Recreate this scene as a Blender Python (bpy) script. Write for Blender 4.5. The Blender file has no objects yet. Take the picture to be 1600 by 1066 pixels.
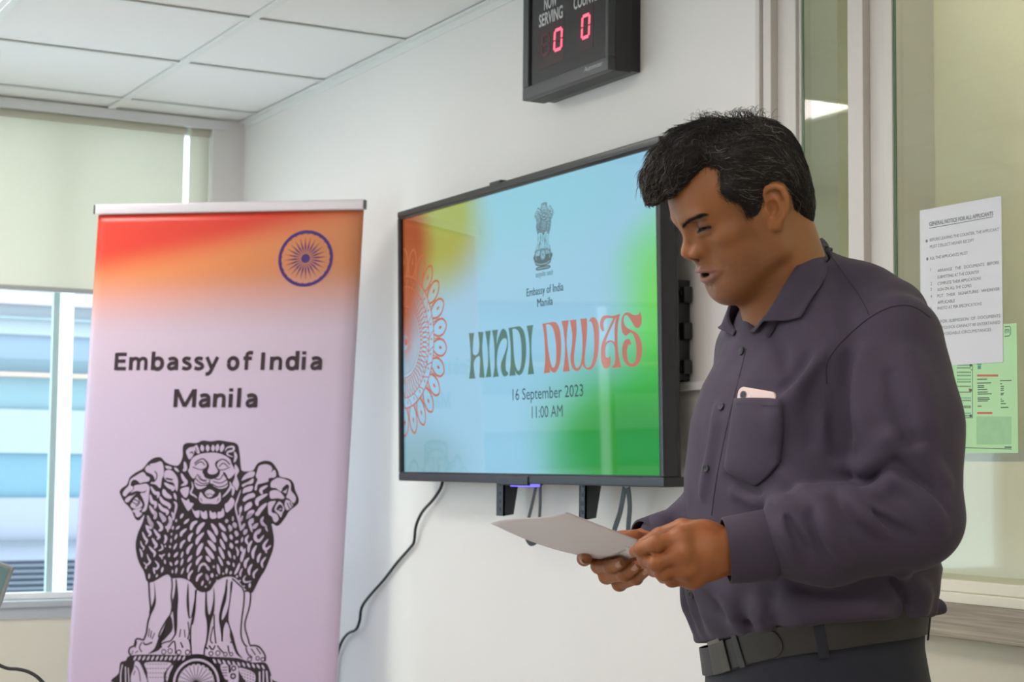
import bpy, bmesh, math, random
import numpy as np
from mathutils import Vector, Matrix
from mathutils.geometry import tessellate_polygon
random.seed(7)
SC = bpy.context.scene
COL = SC.collection
# ------------------------------------------------------------------ camera
F_PX, YAW, PITCH, ROLL, CAM_H = 2700.4, 0.503687, 0.0732289, 0.00909650, 1.26
def cam_rot():
    cy, sy, cp, sp = math.cos(YAW), math.sin(YAW), math.cos(PITCH), math.sin(PITCH)
    f = np.array([sy*cp, cy*cp, sp]); r = np.array([cy, -sy, 0.0]); u = np.cross(r, f)
    c, s = math.cos(ROLL), math.sin(ROLL)
    return np.array([c*r+s*u, -s*r+c*u, f])
CM = cam_rot()
CAM = np.array([0, 0, CAM_H])
cd = bpy.data.cameras.new('camera'); cam = bpy.data.objects.new('camera', cd); COL.objects.link(cam)
cd.sensor_fit = 'HORIZONTAL'; cd.sensor_width = 36.0; cd.lens = F_PX/1600*36.0
cd.clip_start = 0.05; cd.clip_end = 200
cam.matrix_world = Matrix(((CM[0][0], CM[1][0], -CM[2][0], 0), (CM[0][1], CM[1][1], -CM[2][1], 0),
                           (CM[0][2], CM[1][2], -CM[2][2], CAM_H), (0, 0, 0, 1)))
cd.dof.use_dof = True; cd.dof.focus_distance = 2.6; cd.dof.aperture_fstop = 10.0
SC.camera = cam
SC.view_settings.view_transform = 'Standard'; SC.view_settings.look = 'None'
SC.view_settings.gamma = 1.0; SC.view_settings.use_curve_mapping = False
SC.view_settings.exposure = EXPOSURE = 0.0
SC.cycles.use_denoising = True
SC.cycles.max_bounces = 10; SC.cycles.transparent_max_bounces = 16
SC.cycles.sample_clamp_indirect = 6.0
# ------------------------------------------------------------------ sky
wd = bpy.data.worlds.new('sky'); SC.world = wd; wd.use_nodes = True
nt = wd.node_tree; bg = nt.nodes['Background']
bg.inputs['Color'].default_value = (0.76, 0.885, 1.0, 1); bg.inputs['Strength'].default_value = 4.3
# ------------------------------------------------------------------ recessed ceiling lamps: x, y, brightness (fixtures built with the ceiling)
LAMP_COL = (1.0, 0.905, 0.870, 1)
FIX = [(0.704, 4.694, 20.0), (0.704, 2.294, 13.0), (0.704, 0.494, 13.0), (-0.496, 2.894, 16.0), (-0.496, 0.494, 16.0), (-1.696, 4.094, 14.0), (-1.696, 1.694, 20.0), (0.704, -1.306, 9.0)]
CEIL = CAM_H+1.2086
def ray(x, y):
    return CM.T @ np.array([(x-800)/F_PX, -(y-533)/F_PX, 1.0])
def on_x(x, y, X): d = ray(x, y); return CAM+d*(X/d[0])
def on_y(x, y, Y): d = ray(x, y); return CAM+d*(Y/d[1])
def on_z(x, y, Z): d = ray(x, y); return CAM+d*((Z-CAM_H)/d[2])
def at(x, y, depth): return CAM+ray(x, y)*depth
# ------------------------------------------------------------------ helpers: colour, material, tags, meshes
def lin(c):
    c = c/255.0
    return c/12.92 if c <= 0.04045 else ((c+0.055)/1.055)**2.4
def rgb(r, g, b): return (lin(r), lin(g), lin(b), 1.0)
def mat(name, col, rough=0.5, metal=0.0, noise=0.0, nscale=30.0, bump=0.0, bscale=200.0, spec=0.5, coat=0.0, emit=None, estr=1.0, sss=0.0):
    m = bpy.data.materials.new(name); m.use_nodes = True
    t = m.node_tree; b = t.nodes['Principled BSDF']
    b.inputs['Base Color'].default_value = col; b.inputs['Roughness'].default_value = rough
    b.inputs['Metallic'].default_value = metal; b.inputs['Specular IOR Level'].default_value = spec
    if coat: b.inputs['Coat Weight'].default_value = coat; b.inputs['Coat Roughness'].default_value = 0.05
    if emit: b.inputs['Emission Color'].default_value = emit; b.inputs['Emission Strength'].default_value = estr
    if sss:
        b.inputs['Subsurface Weight'].default_value = sss; b.inputs['Subsurface Radius'].default_value = (0.010, 0.004, 0.002)
        b.inputs['Subsurface Scale'].default_value = 0.5
    tc = t.nodes.new('ShaderNodeTexCoord')
    if noise:
        n = t.nodes.new('ShaderNodeTexNoise'); n.inputs['Scale'].default_value = nscale; n.inputs['Detail'].default_value = 4
        t.links.new(tc.outputs['Object'], n.inputs['Vector'])
        mx = t.nodes.new('ShaderNodeMix'); mx.data_type = 'RGBA'
        mx.inputs[6].default_value = tuple(min(1, c*(1-noise)) for c in col[:3])+(1,)
        mx.inputs[7].default_value = tuple(min(1, c*(1+noise)) for c in col[:3])+(1,)
        t.links.new(n.outputs['Fac'], mx.inputs[0]); t.links.new(mx.outputs[2], b.inputs['Base Color'])
    if bump:
        n2 = t.nodes.new('ShaderNodeTexNoise'); n2.inputs['Scale'].default_value = bscale; n2.inputs['Detail'].default_value = 3
        t.links.new(tc.outputs['Object'], n2.inputs['Vector'])
        bp = t.nodes.new('ShaderNodeBump'); bp.inputs['Strength'].default_value = bump; bp.inputs['Distance'].default_value = 0.001
        t.links.new(n2.outputs['Fac'], bp.inputs['Height']); t.links.new(bp.outputs['Normal'], b.inputs['Normal'])
    return m
def glass_mat(name, tint=(1, 1, 1, 1), refl=1.0):
    m = bpy.data.materials.new(name); m.use_nodes = True; t = m.node_tree; t.nodes.clear()
    o = t.nodes.new('ShaderNodeOutputMaterial'); tr = t.nodes.new('ShaderNodeBsdfTransparent'); tr.inputs[0].default_value = tint
    g = t.nodes.new('ShaderNodeBsdfGlossy'); g.inputs['Roughness'].default_value = 0.02
    fr = t.nodes.new('ShaderNodeFresnel'); ge = t.nodes.new('ShaderNodeNewGeometry')
    mr = t.nodes.new('ShaderNodeMapRange'); mr.inputs[3].default_value = 1.45; mr.inputs[4].default_value = 1/1.45
    t.links.new(ge.outputs['Backfacing'], mr.inputs[0]); t.links.new(mr.outputs[0], fr.inputs[0])
    mu = t.nodes.new('ShaderNodeMath'); mu.operation = 'MULTIPLY'; mu.inputs[1].default_value = refl
    mx = t.nodes.new('ShaderNodeMixShader'); t.links.new(fr.outputs[0], mu.inputs[0]); t.links.new(mu.outputs[0], mx.inputs[0])
    t.links.new(tr.outputs[0], mx.inputs[1]); t.links.new(g.outputs[0], mx.inputs[2]); t.links.new(mx.outputs[0], o.inputs[0])
    return m
def emis_mat(name, col, s=1.0, gloss=0.0):
    m = bpy.data.materials.new(name); m.use_nodes = True; b = m.node_tree.nodes['Principled BSDF']
    b.inputs['Base Color'].default_value = (0.01, 0.01, 0.01, 1); b.inputs['Roughness'].default_value = 0.06 if gloss else 0.5
    b.inputs['Specular IOR Level'].default_value = gloss
    b.inputs['Emission Color'].default_value = col; b.inputs['Emission Strength'].default_value = s
    return m
def tag(o, label=None, cat=None, group=None, kind=None):
    if label: o['label'] = label
    if cat: o['category'] = cat
    if group: o['group'] = group
    if kind: o['kind'] = kind
    return o
def empty(name, loc, label, cat, group=None):
    o = bpy.data.objects.new(name, None); COL.objects.link(o); o.location = tuple(loc); o.empty_display_size = 0.05
    return tag(o, label, cat, group)
def link_mesh(name, me, m=None, parent=None, smooth=False):
    if m is not None: me.materials.append(m)
    o = bpy.data.objects.new(name, me); COL.objects.link(o)
    if smooth: me.shade_smooth()
    if parent is not None:
        o.parent = parent
        par = Vector((0, 0, 0)); q = parent
        while q is not None: par += Vector(q.location); q = q.parent
        o.location = -par                  # vertices are in world coordinates; parents are never rotated
    return o
class MB:
    """collects shapes, in world coordinates, into one mesh"""
    def __init__(s): s.v = []; s.f = []
    def add(s, vs, fs):
        k = len(s.v); s.v += [tuple(map(float, p)) for p in vs]; s.f += [tuple(i+k for i in f) for f in fs]; return s
    def box(s, a, b):
        (x0, y0, z0), (x1, y1, z1) = a, b
        return s.add([(x0,y0,z0),(x1,y0,z0),(x1,y1,z0),(x0,y1,z0),(x0,y0,z1),(x1,y0,z1),(x1,y1,z1),(x0,y1,z1)],
                     [(0,3,2,1),(4,5,6,7),(0,1,5,4),(1,2,6,5),(2,3,7,6),(3,0,4,7)])
    def obox(s, fr, a, b):
        """box in a frame's u,v,n coordinates"""
        (x0, y0, z0), (x1, y1, z1) = a, b
        P = [fr(u, v, n) for u, v, n in ((x0,y0,z0),(x1,y0,z0),(x1,y1,z0),(x0,y1,z0),(x0,y0,z1),(x1,y0,z1),(x1,y1,z1),(x0,y1,z1))]
        return s.add(P, [(0,3,2,1),(4,5,6,7),(0,1,5,4),(1,2,6,5),(2,3,7,6),(3,0,4,7)])
    def tube(s, pts, r, n=8, cap=True):
        pts = [np.array(p, float) for p in pts]; rs = r if hasattr(r, '__len__') else [r]*len(pts)
        V = []; up = None
        for i, p in enumerate(pts):
            d = pts[min(i+1, len(pts)-1)]-pts[max(i-1, 0)]; d = d/(np.linalg.norm(d)+1e-12)
            if up is None: up = np.cross(d, [0.3, 0.2, 0.93]) if abs(d[2]) < 0.9 else np.cross(d, [1, 0.1, 0])
            a = up-d*np.dot(up, d); a /= np.linalg.norm(a)+1e-12; up = a; b = np.cross(d, a)
            for k in range(n):
                t = 2*math.pi*k/n; V.append(p+rs[i]*(math.cos(t)*a+math.sin(t)*b))
        Fc = [(i*n+k, i*n+(k+1) % n, (i+1)*n+(k+1) % n, (i+1)*n+k) for i in range(len(pts)-1) for k in range(n)]
        if cap: Fc += [tuple(range(n))[::-1], tuple((len(pts)-1)*n+k for k in range(n))]
        return s.add(V, Fc)
    def prism(s, poly, d):
        """extrude a 3-D polygon by vector d"""
        n = len(poly); P = [np.array(p, float) for p in poly]; Q = [p+np.array(d) for p in P]
        return s.add(P+Q, [tuple(range(n))[::-1], tuple(range(n, 2*n))]+[(i, (i+1) % n, (i+1) % n+n, i+n) for i in range(n)])
    def build(s, name, m, parent=None, smooth=False, bevel=0.0, seg=2):
        me = bpy.data.meshes.new(name); me.from_pydata(s.v, [], s.f); me.update()
        bm = bmesh.new(); bm.from_mesh(me)
        bmesh.ops.recalc_face_normals(bm, faces=bm.faces); bm.to_mesh(me); bm.free()
        o = link_mesh(name, me, m, parent, smooth)
        if bevel:
            b = o.modifiers.new('bevel', 'BEVEL'); b.width = bevel; b.segments = seg; b.limit_method = 'ANGLE'
            me.shade_smooth(); w = o.modifiers.new('wn', 'WEIGHTED_NORMAL'); w.keep_sharp = False
        return o
def spline(pts, closed=False, sub=5):
    P = [np.array(p, float) for p in pts]; n = len(P); out = []
    if n < 3 and not closed: return P
    for i in range(n if closed else n-1):
        if closed: p0, p1, p2, p3 = P[i-1], P[i], P[(i+1) % n], P[(i+2) % n]
        else: p0, p1, p2, p3 = P[max(i-1, 0)], P[i], P[i+1], P[min(i+2, n-1)]
        for k in range(sub):
            t = k/sub
            out.append(0.5*((2*p1)+(-p0+p2)*t+(2*p0-5*p1+4*p2-p3)*t*t+(-p0+3*p1-3*p2+p3)*t**3))
    if not closed: out.append(P[-1])
    return out
class Frame:
    """a plane standing in the room: origin, two axes, normal; fr(u,v,n) gives a point, fr.px(x,y) meets the view ray"""
    def __init__(s, o, ux, uy):
        s.o = np.array(o, float); s.ux = np.array(ux, float); s.uy = np.array(uy, float)
        s.n = np.cross(s.ux, s.uy); s.n /= np.linalg.norm(s.n)
    def __call__(s, u, v, n=0.0): return s.o+s.ux*u+s.uy*v+s.n*n
    def px(s, x, y):
        d = ray(x, y); t = np.dot(s.o-CAM, s.n)/np.dot(d, s.n); q = CAM+d*t-s.o
        A = np.array([[s.ux@s.ux, s.ux@s.uy], [s.ux@s.uy, s.uy@s.uy]])
        return np.linalg.solve(A, np.array([q@s.ux, q@s.uy]))
class Flat:
    """flat printed shapes on a Frame, collected into one mesh at height n above the sheet; lift=None or function(u,v)->extra height"""
    def __init__(s, fr, n, lift=None): s.fr = fr; s.n = n; s.mb = MB(); s.lift = lift
    def put(s, uv, faces):
        L = s.lift or (lambda u, v: 0.0)
        s.mb.add([s.fr(p[0], p[1], s.n+L(p[0], p[1])) for p in uv], faces)
    def poly(s, uv):
        t = tessellate_polygon([[Vector((p[0], p[1], 0)) for p in uv]]); s.put(uv, [tuple(x) for x in t])
    def ribbon(s, uv, w, taper=False, closed=False):
        P = [np.array(p, float) for p in uv]; n = len(P); V = []
        for i, p in enumerate(P):
            a = P[i-1] if (i > 0 or closed) else p; b = P[(i+1) % n] if (i < n-1 or closed) else p
            d = b-a; d = d/(np.linalg.norm(d)+1e-9); q = np.array([-d[1], d[0]])
            k = w*0.5
            if taper:
                t = i/(n-1); k *= max(0.12, math.sin(math.pi*min(max(t, 0), 1))**0.55) if taper == 2 else (1-0.85*t)
            V += [p+q*k, p-q*k]
        Fc = [(2*i, 2*i+1, 2*i+3, 2*i+2) for i in range(n-1)]
        if closed: Fc.append((2*n-2, 2*n-1, 1, 0))
        s.put(V, Fc)
    def disc(s, c, r0, r1, n=48, ru=1.0):
        V = []; Fc = []
        for k in range(n):
            t = 2*math.pi*k/n
            V += [(c[0]+ru*r0*math.cos(t), c[1]+r0*math.sin(t)), (c[0]+ru*r1*math.cos(t), c[1]+r1*math.sin(t))]
        for k in range(n):
            j = (k+1) % n; Fc.append((2*k, 2*k+1, 2*j+1, 2*j))
        s.put(V, Fc)
    def text(s, body, uv0, w=None, h=None, bold=0.0, align='L', shear=0.0, heavy=0.0):
        """fit a line of lettering: uv0 = lower left (or centre when align='C') of its box, w = width, h = cap height"""
        c = bpy.data.curves.new('t', 'FONT'); c.body = body; c.offset = bold; c.resolution_u = 3; c.shear = shear
        o = bpy.data.objects.new('t', c); COL.objects.link(o)
        dg = bpy.context.evaluated_depsgraph_get()
        me = bpy.data.meshes.new_from_object(o.evaluated_get(dg))
        V = np.array([v.co[:2] for v in me.vertices]); Fc = [tuple(p.vertices) for p in me.polygons]
        bpy.data.objects.remove(o); bpy.data.curves.remove(c); bpy.data.meshes.remove(me)
        if len(V) == 0: return
        x0, x1 = V[:, 0].min(), V[:, 0].max()
        cap = 0.73
        sy = (h/cap) if h else w/(x1-x0); sx = w/(x1-x0) if w else sy
        U = (V[:, 0]-x0)*sx; Wv = V[:, 1]*sy
        for k in ((0.0,) if not heavy else np.linspace(-heavy, heavy, 5)): s.put([(uv0[0]+a+k*sy, uv0[1]+b) for a, b in zip(U, Wv)], Fc)
    def build(s, name, m, parent):
        return s.mb.build(name, m, parent) if s.mb.v else None
# ------------------------------------------------------------------ the room
XW, YB = 2.085, 5.767
M = {}
M['wall'] = mat('white_wall_paint', rgb(226, 224, 220), 0.55, noise=0.015, nscale=3, bump=0.05, bscale=300)
M['cream_wall'] = mat('cream_wall_paint', rgb(222, 219, 200), 0.6, noise=0.02, nscale=3)
M['tile'] = mat('mineral_ceiling_tile', rgb(232, 231, 228), 0.9, noise=0.03, nscale=400, bump=0.3, bscale=500)
M['tee'] = mat('white_tee_bar', rgb(222, 224, 220), 0.45)
M['floor'] = mat('pale_vinyl_floor', rgb(186, 180, 170), 0.35, noise=0.05, nscale=6)
M['white_alu'] = mat('white_aluminium', rgb(226, 227, 226), 0.35)
M['grey_alu'] = mat('grey_aluminium_frame', rgb(205, 202, 196), 0.4)
M['sill'] = mat('grey_sill', rgb(182, 188, 190), 0.45)
M['blind'] = None
M['wood'] = mat('greyed_wood', rgb(150, 139, 122), 0.5)
def struct(o): o['kind'] = 'structure'; return o
struct(MB().box((-3.0, -3.0, -0.1), (XW, YB+0.1, 0.0)).build('floor', M['floor']))
LW = (3.5, 5.5, 0.85, 2.40)     # unseen tall window, added to the left wall to bring in cool daylight
struct(MB().box((-3.1, -3.1, 0.0), (-3.0, LW[0], CEIL)).box((-3.1, LW[1], 0.0), (-3.0, YB+0.1, CEIL)).box((-3.1, LW[0], 0.0), (-3.0, LW[1], LW[2])).box((-3.1, LW[0], LW[3]), (-3.0, LW[1], CEIL)).build('wall_left', M['wall']))
w3 = MB()
for y in (LW[0], (LW[0]+LW[1])/2-0.02, LW[1]-0.04): w3.box((-3.08, y, LW[2]), (-3.02, y+0.04, LW[3]))
for z in (LW[2], LW[3]-0.04): w3.box((-3.07, LW[0]+0.04, z), (-3.03, LW[1]-0.04, z+0.04))
w3 = struct(w3.build('window_added', M['white_alu']))
MB().box((-3.052, LW[0]+0.03, LW[2]+0.03), (-3.048, LW[1]-0.03, LW[3]-0.03)).build('pane', glass_mat('added_window_glass', (0.95, 0.98, 0.98, 1), 0.7), w3)
struct(MB().box((-3.0, -3.1, 0.0), (3.2, -3.0, CEIL)).build('wall_rear', M['wall']))
Y_END = on_x(1182, 100, XW)[1]
struct(MB().box((XW, Y_END, 0.0), (XW+0.12, YB+0.1, CEIL+0.02)).build('wall_right', M['wall']))
# ceiling: tiles between tee bars
tb_x = [2.208-0.603*k for k in range(1, 9)]; tb_y = [5.594-0.6*k for k in range(0, 15)]
cb = MB()
gx = [XW]+tb_x[0:]+[-3.0]; gx = sorted(set(round(x, 4) for x in gx if -3.0 <= x <= XW))
gy = sorted(set([YB, -3.0]+[round(y, 4) for y in tb_y if y > -3.0]))
fixcell = {(round(a, 1), round(b, 1)) for a, b, _ in FIX}
for i in range(len(gx)-1):
    for j in range(len(gy)-1):
        cx, cy = (gx[i]+gx[i+1])/2, (gy[j]+gy[j+1])/2
        if any(abs(cx-a) < 0.06 and abs(cy-b) < 0.06 for a, b, _ in FIX): continue
        cb.box((gx[i]+0.004, gy[j]+0.004, CEIL+0.006), (gx[i+1]-0.004, gy[j+1]-0.004, CEIL+0.022))
cb.box((-3.1, -3.1, CEIL+0.12), (XW+0.12, YB+0.1, CEIL+0.14))
struct(cb.build('ceiling', M['tile'], bevel=0.002, seg=1))
tm = MB()
for x in tb_x:
    tm.box((x-0.012, -3.0, CEIL-0.002), (x+0.012, YB, CEIL+0.004)); tm.box((x-0.002, -3.0, CEIL+0.004), (x+0.002, YB, CEIL+0.04))
struct(tm.build('trim_1', M['tee']))
tm = MB()
for y in tb_y:
    for i in range(len(gx)-1): tm.box((gx[i]+0.012, y-0.012, CEIL), (gx[i+1]-0.012, y+0.012, CEIL+0.004))
struct(tm.build('trim_2', M['tee']))
tm = MB().box((XW-0.022, Y_END, CEIL-0.003), (XW, YB, CEIL+0.002)).box((XW-0.004, Y_END, CEIL-0.022), (XW, YB, CEIL))
struct(tm.build('trim_3', M['tee']))
# recessed lamps in the ceiling
M['diff'] = {}
louv = mat('louvre_white', rgb(225, 225, 228), 0.3)
places = {0: 'in the far ceiling cell nearest the window blinds', 1: 'ceiling cell in front of the television', 2: 'ceiling cell above the photographer',
          3: 'middle of the room, nearer the window', 4: 'middle of the room, nearer the entrance', 5: 'beside the far left corner of the room', 6: 'beside the left wall', 7: 'rear cell behind the photographer'}
for i, (x, y, L) in enumerate(FIX):
    lt = empty('ceiling_light', (x, y, CEIL), 'square recessed lamp panel, '+places[i], 'ceiling light', 'recessed ceiling lamps')
    h = 0.286
    f = MB()
    for (a, b) in (((-h, -h), (h, -h+0.02)), ((-h, h-0.02), (h, h)), ((-h, -h+0.02), (-h+0.02, h-0.02)), ((h-0.02, -h+0.02), (h, h-0.02))):
        f.box((x+a[0], y+a[1], CEIL+0.002), (x+b[0], y+b[1], CEIL+0.06))
    f.build('frame', louv, lt)
    em = emis_mat('lamp_diffuser_%d' % i, LAMP_COL, L)
    MB().box((x-h+0.02, y-h+0.02, CEIL+0.012), (x+h-0.02, y+h-0.02, CEIL+0.02)).build('diffuser', em, lt)
    MB().box((x-h, y-h, CEIL+0.05), (x+h, y+h, CEIL+0.06)).build('housing', louv, lt)
# ---- back wall with the window
WX0, WX1, WZ0, WZ1 = -1.6, 1.968, 0.812, 2.445
b = MB()
b.box((-3.0, YB, 0), (XW, YB+0.14, WZ0-0.06)); b.box((-3.0, YB, WZ1), (XW, YB+0.14, CEIL+0.02))
b.box((-3.0, YB, WZ0-0.06), (WX0, YB+0.14, WZ1))
struct(b.build('wall_back', M['cream_wall']))
struct(MB().box((WX1, YB-0.012, 0), (XW, YB+0.16, CEIL)).build('column', M['wall']))
struct(MB().box((-3.0, YB-0.016, CEIL-0.034), (WX1+0.05, YB, CEIL-0.002)).build('trim_4', M['white_alu']))
sl = MB().box((WX0, YB-0.012, WZ0-0.022), (WX1, YB+0.10, WZ0-0.002)).box((WX0, YB-0.006, WZ0-0.058), (WX1, YB, WZ0-0.024))
win = MB().box((WX0, YB+0.05, WZ0), (WX1, YB+0.10, WZ0+0.02)).box((WX0, YB+0.05, WZ1-0.03), (WX1, YB+0.10, WZ1)).box((WX0, YB+0.05, WZ0+0.02), (WX0+0.03, YB+0.10, WZ1-0.03)).box((WX1-0.03, YB+0.05, WZ0+0.02), (WX1, YB+0.10, WZ1-0.03))
wo = struct(win.build('window_1', M['white_alu']))
sl.build('window_sill', M['sill'], wo)
M['sash_shade'] = mat('frame_shade_side', rgb(178, 205, 205), 0.4)  # shaded side of the window frame, painted as a greenish grey
mulls = [1.496, 1.01, 0.33, -0.6]
def mullion_glow_mat():
    m = bpy.data.materials.new('mullion_glow_white'); m.use_nodes = True; t = m.node_tree; t.nodes.clear()
    o = t.nodes.new('ShaderNodeOutputMaterial'); d = t.nodes.new('ShaderNodeBsdfDiffuse'); tr = t.nodes.new('ShaderNodeBsdfTranslucent'); s = t.nodes.new('ShaderNodeMixShader')
    d.inputs[0].default_value = (0.85, 0.86, 0.86, 1); tr.inputs[0].default_value = (0.92, 0.95, 0.95, 1); s.inputs[0].default_value = 0.75
    t.links.new(d.outputs[0], s.inputs[1]); t.links.new(tr.outputs[0], s.inputs[2]); t.links.new(s.outputs[0], o.inputs[0]); return m
M['mullion_glow'] = mullion_glow_mat()  # mullion made translucent so that it glows white like window glare
for mx in mulls:
    V_ = [(mx-0.024, YB+0.08, WZ0+0.02), (mx+0.024, YB+0.08, WZ0+0.02), (mx+0.024, YB+0.08, WZ1-0.03), (mx-0.024, YB+0.08, WZ1-0.03)]
    MB().add(V_, [(0, 1, 2, 3)]).build('mullion', M['mullion_glow'], wo)
    MB().box((mx-0.045, YB+0.075, WZ0+0.02), (mx-0.024, YB+0.10, WZ1-0.03)).build('sash', M['sash_shade'], wo)
gl = glass_mat('window_glass', (0.93, 0.97, 0.97, 1), 0.7)
xs = [WX0+0.03]+sorted(mulls)+[WX1-0.03]
for i in range(len(xs)-1):
    a = xs[i]+(0.022 if i else 0); c = xs[i+1]-(0.048 if i < len(xs)-2 else 0)
    MB().box((a, YB+0.082, WZ0+0.02), (c, YB+0.088, WZ1-0.03)).build('pane', gl, wo)
# ---- roller blinds
def fabric_blind(name, ca=(230, 229, 212), cb=(238, 237, 224)):
    m = bpy.data.materials.new(name); m.use_nodes = True; t = m.node_tree; t.nodes.clear()
    o = t.nodes.new('ShaderNodeOutputMaterial'); d = t.nodes.new('ShaderNodeBsdfDiffuse'); tr = t.nodes.new('ShaderNodeBsdfTranslucent')
    tc = t.nodes.new('ShaderNodeTexCoord'); n = t.nodes.new('ShaderNodeTexNoise'); n.inputs['Scale'].default_value = 2.5
    mp = t.nodes.new('ShaderNodeMapping'); mp.inputs['Scale'].default_value = (1, 1, 0.15)
    mx = t.nodes.new('ShaderNodeMix'); mx.data_type = 'RGBA'; mx.inputs[6].default_value = rgb(*ca); mx.inputs[7].default_value = rgb(*cb)
    t.links.new(tc.outputs['Object'], mp.inputs[0]); t.links.new(mp.outputs[0], n.inputs['Vector']); t.links.new(n.outputs['Fac'], mx.inputs[0])
    t.links.new(mx.outputs[2], d.inputs[0]); tr.inputs[0].default_value = (0.75, 0.73, 0.65, 1)
    s = t.nodes.new('ShaderNodeMixShader'); s.inputs[0].default_value = 0.50
    t.links.new(d.outputs[0], s.inputs[1]); t.links.new(tr.outputs[0], s.inputs[2]); t.links.new(s.outputs[0], o.inputs[0]); return m
M['blind'] = fabric_blind('cream_blind_fabric')
M['hem'] = mat('grey_hem_bar', rgb(168, 172, 168), 0.5)
def blind(x0, x1, zb, label):
    e = empty('roller_blind', ((x0+x1)/2, YB-0.02, zb), label, 'blind', 'cream roller blinds on the far window')
    MB().box((x0, YB+0.018, zb), (x1, YB+0.0195, WZ1-0.005)).build('fabric', M['blind'], e)
    MB().box((x0, YB+0.008, zb-0.016), (x1, YB+0.024, zb)).build('hem_bar', M['hem'], e, bevel=0.003)
    MB().tube([(x0, YB+0.022, WZ1-0.02), (x1, YB+0.022, WZ1-0.02)], 0.016, 12).build('roller_tube', M['blind'], e)
blind(-1.58, 1.874, 1.848, 'wide cream roller blind half lowered over the far window')
blind(1.893, 1.966, 1.848, 'narrow cream roller blind between the bright gap and the white column')
# ---- the house across the street
bd = empty('outside_building', (0, 16, -3), 'pale blue facade with horizontal bands seen through the far window', 'building')
def zrow(y): return on_y(40, y, 16.0)[2]
bands = [(380, 457, (225, 240, 250), 'facade_panel'), (457, 477, (232, 242, 252), 'ledge'), (477, 497, (205, 238, 250), 'facade_panel'), (497, 500, (178, 222, 232), 'ledge'), (500, 523, (205, 238, 250), 'facade_panel'),
         (523, 560, (172, 214, 238), 'window_band'), (560, 583, (150, 196, 214), 'window_band'), (583, 589, (250, 236, 212), 'ledge'), (589, 640, (160, 216, 230), 'window_band'), (640, 708, (196, 232, 246), 'facade_panel'),
         (708, 778, (134, 198, 222), 'window_band'), (778, 846, (190, 214, 234), 'facade_panel'), (846, 850, (140, 165, 180), 'ledge'), (850, 876, (186, 212, 232), 'facade_panel'), (876, 990, (140, 170, 200), 'window_band')]
fm = {}
for (y0, y1, c, nm) in bands:
    k = c
    if k not in fm:
        al = [min(0.95, lin(v)*q) for v, q in zip(c, (0.46, 0.36, 0.345))]
        fm[k] = mat('facade_%d_%d' % (c[0], c[2]), tuple(al)+(1,), 0.6, noise=0.06, nscale=0.8)
    dpt = 0.10 if nm == 'ledge' else (0.0 if nm == 'facade_panel' else -0.06)
    MB().box((-8, 16-dpt, zrow(y1)), (14, 16.4, zrow(y0))).build(nm, fm[k], bd)
louvm = MB()
for k in range(9):
    y0 = 882+k*9; louvm.box((-8, 15.98, zrow(y0+3)), (14, 16.06, zrow(y0)))
louvm.build('louvre', fm[(140, 165, 180)], bd)
# ---- service counter front: frames, panes, sill and worktop edge
def Yp(x): return on_x(x, 300, XW)[1]
tm = MB()
tm.box((XW-0.004, Yp(1189), 1.06), (XW+0.10, Y_END, CEIL))
tm.box((XW-0.010, Yp(1211), 1.06), (XW+0.10, Yp(1199), CEIL)); tm.box((XW+0.004, Yp(1199), 1.06), (XW+0.10, Yp(1189), CEIL))
tm.box((XW+0.006, Yp(1230), 1.06), (XW+0.10, Yp(1211), CEIL)); tm.box((XW+0.001, Yp(1243), 1.06), (XW+0.10, Yp(1230), CEIL)); tm.box((XW+0.008, Yp(1247), 1.06), (XW+0.10, Yp(1243), CEIL))
cw = struct(tm.build('window_2', M['grey_alu'], bevel=0.0015, seg=2))
p = MB()
p.box((XW-0.012, Yp(1357), 1.06), (XW+0.10, Yp(1333), CEIL)); p.box((XW+0.004, Yp(1382), 1.06), (XW+0.10, Yp(1357), CEIL)); p.box((XW-0.002, Yp(1396), 1.06), (XW+0.10, Yp(1382), CEIL))
p.build('mullion', M['grey_alu'], cw, bevel=0.0015, seg=2)
edge = mat('green_glass_edge', rgb(88, 120, 96), 0.2)
MB().box((XW+0.010, Yp(1249.2), 1.06), (XW+0.0125, Yp(1247), CEIL)).build('glass_edge', edge, cw)
MB().box((XW+0.002, Yp(1398.6), 1.06), (XW+0.005, Yp(1396), CEIL)).build('glass_edge', edge, cw)
g2 = glass_mat('counter_glass', (0.90, 0.95, 0.90, 1), 0.9); g3 = glass_mat('counter_glass_clear', (0.93, 0.95, 0.91, 1), 1.0)
MB().box((XW+0.012, Yp(1333), 1.078), (XW+0.020, Yp(1249.2), CEIL)).build('pane', g2, cw)
MB().box((XW+0.004, -1.2, 1.078), (XW+0.012, Yp(1398.4), CEIL)).build('pane', g3, cw)
s_ = MB().box((XW-0.03, -1.2, 1.041), (XW+0.12, Y_END, 1.058)).box((XW-0.012, -1.2, 1.058), (XW+0.12, Y_END, 1.078))
s_.build('window_sill', M['cream_wall'], cw, bevel=0.002)
struct(MB().box((XW, -3.0, 0.0), (XW+0.12, Y_END, 0.982)).build('wall_counter', mat('counter_wall_paint', rgb(198, 193, 172), 0.6, noise=0.02, nscale=3)))
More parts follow.
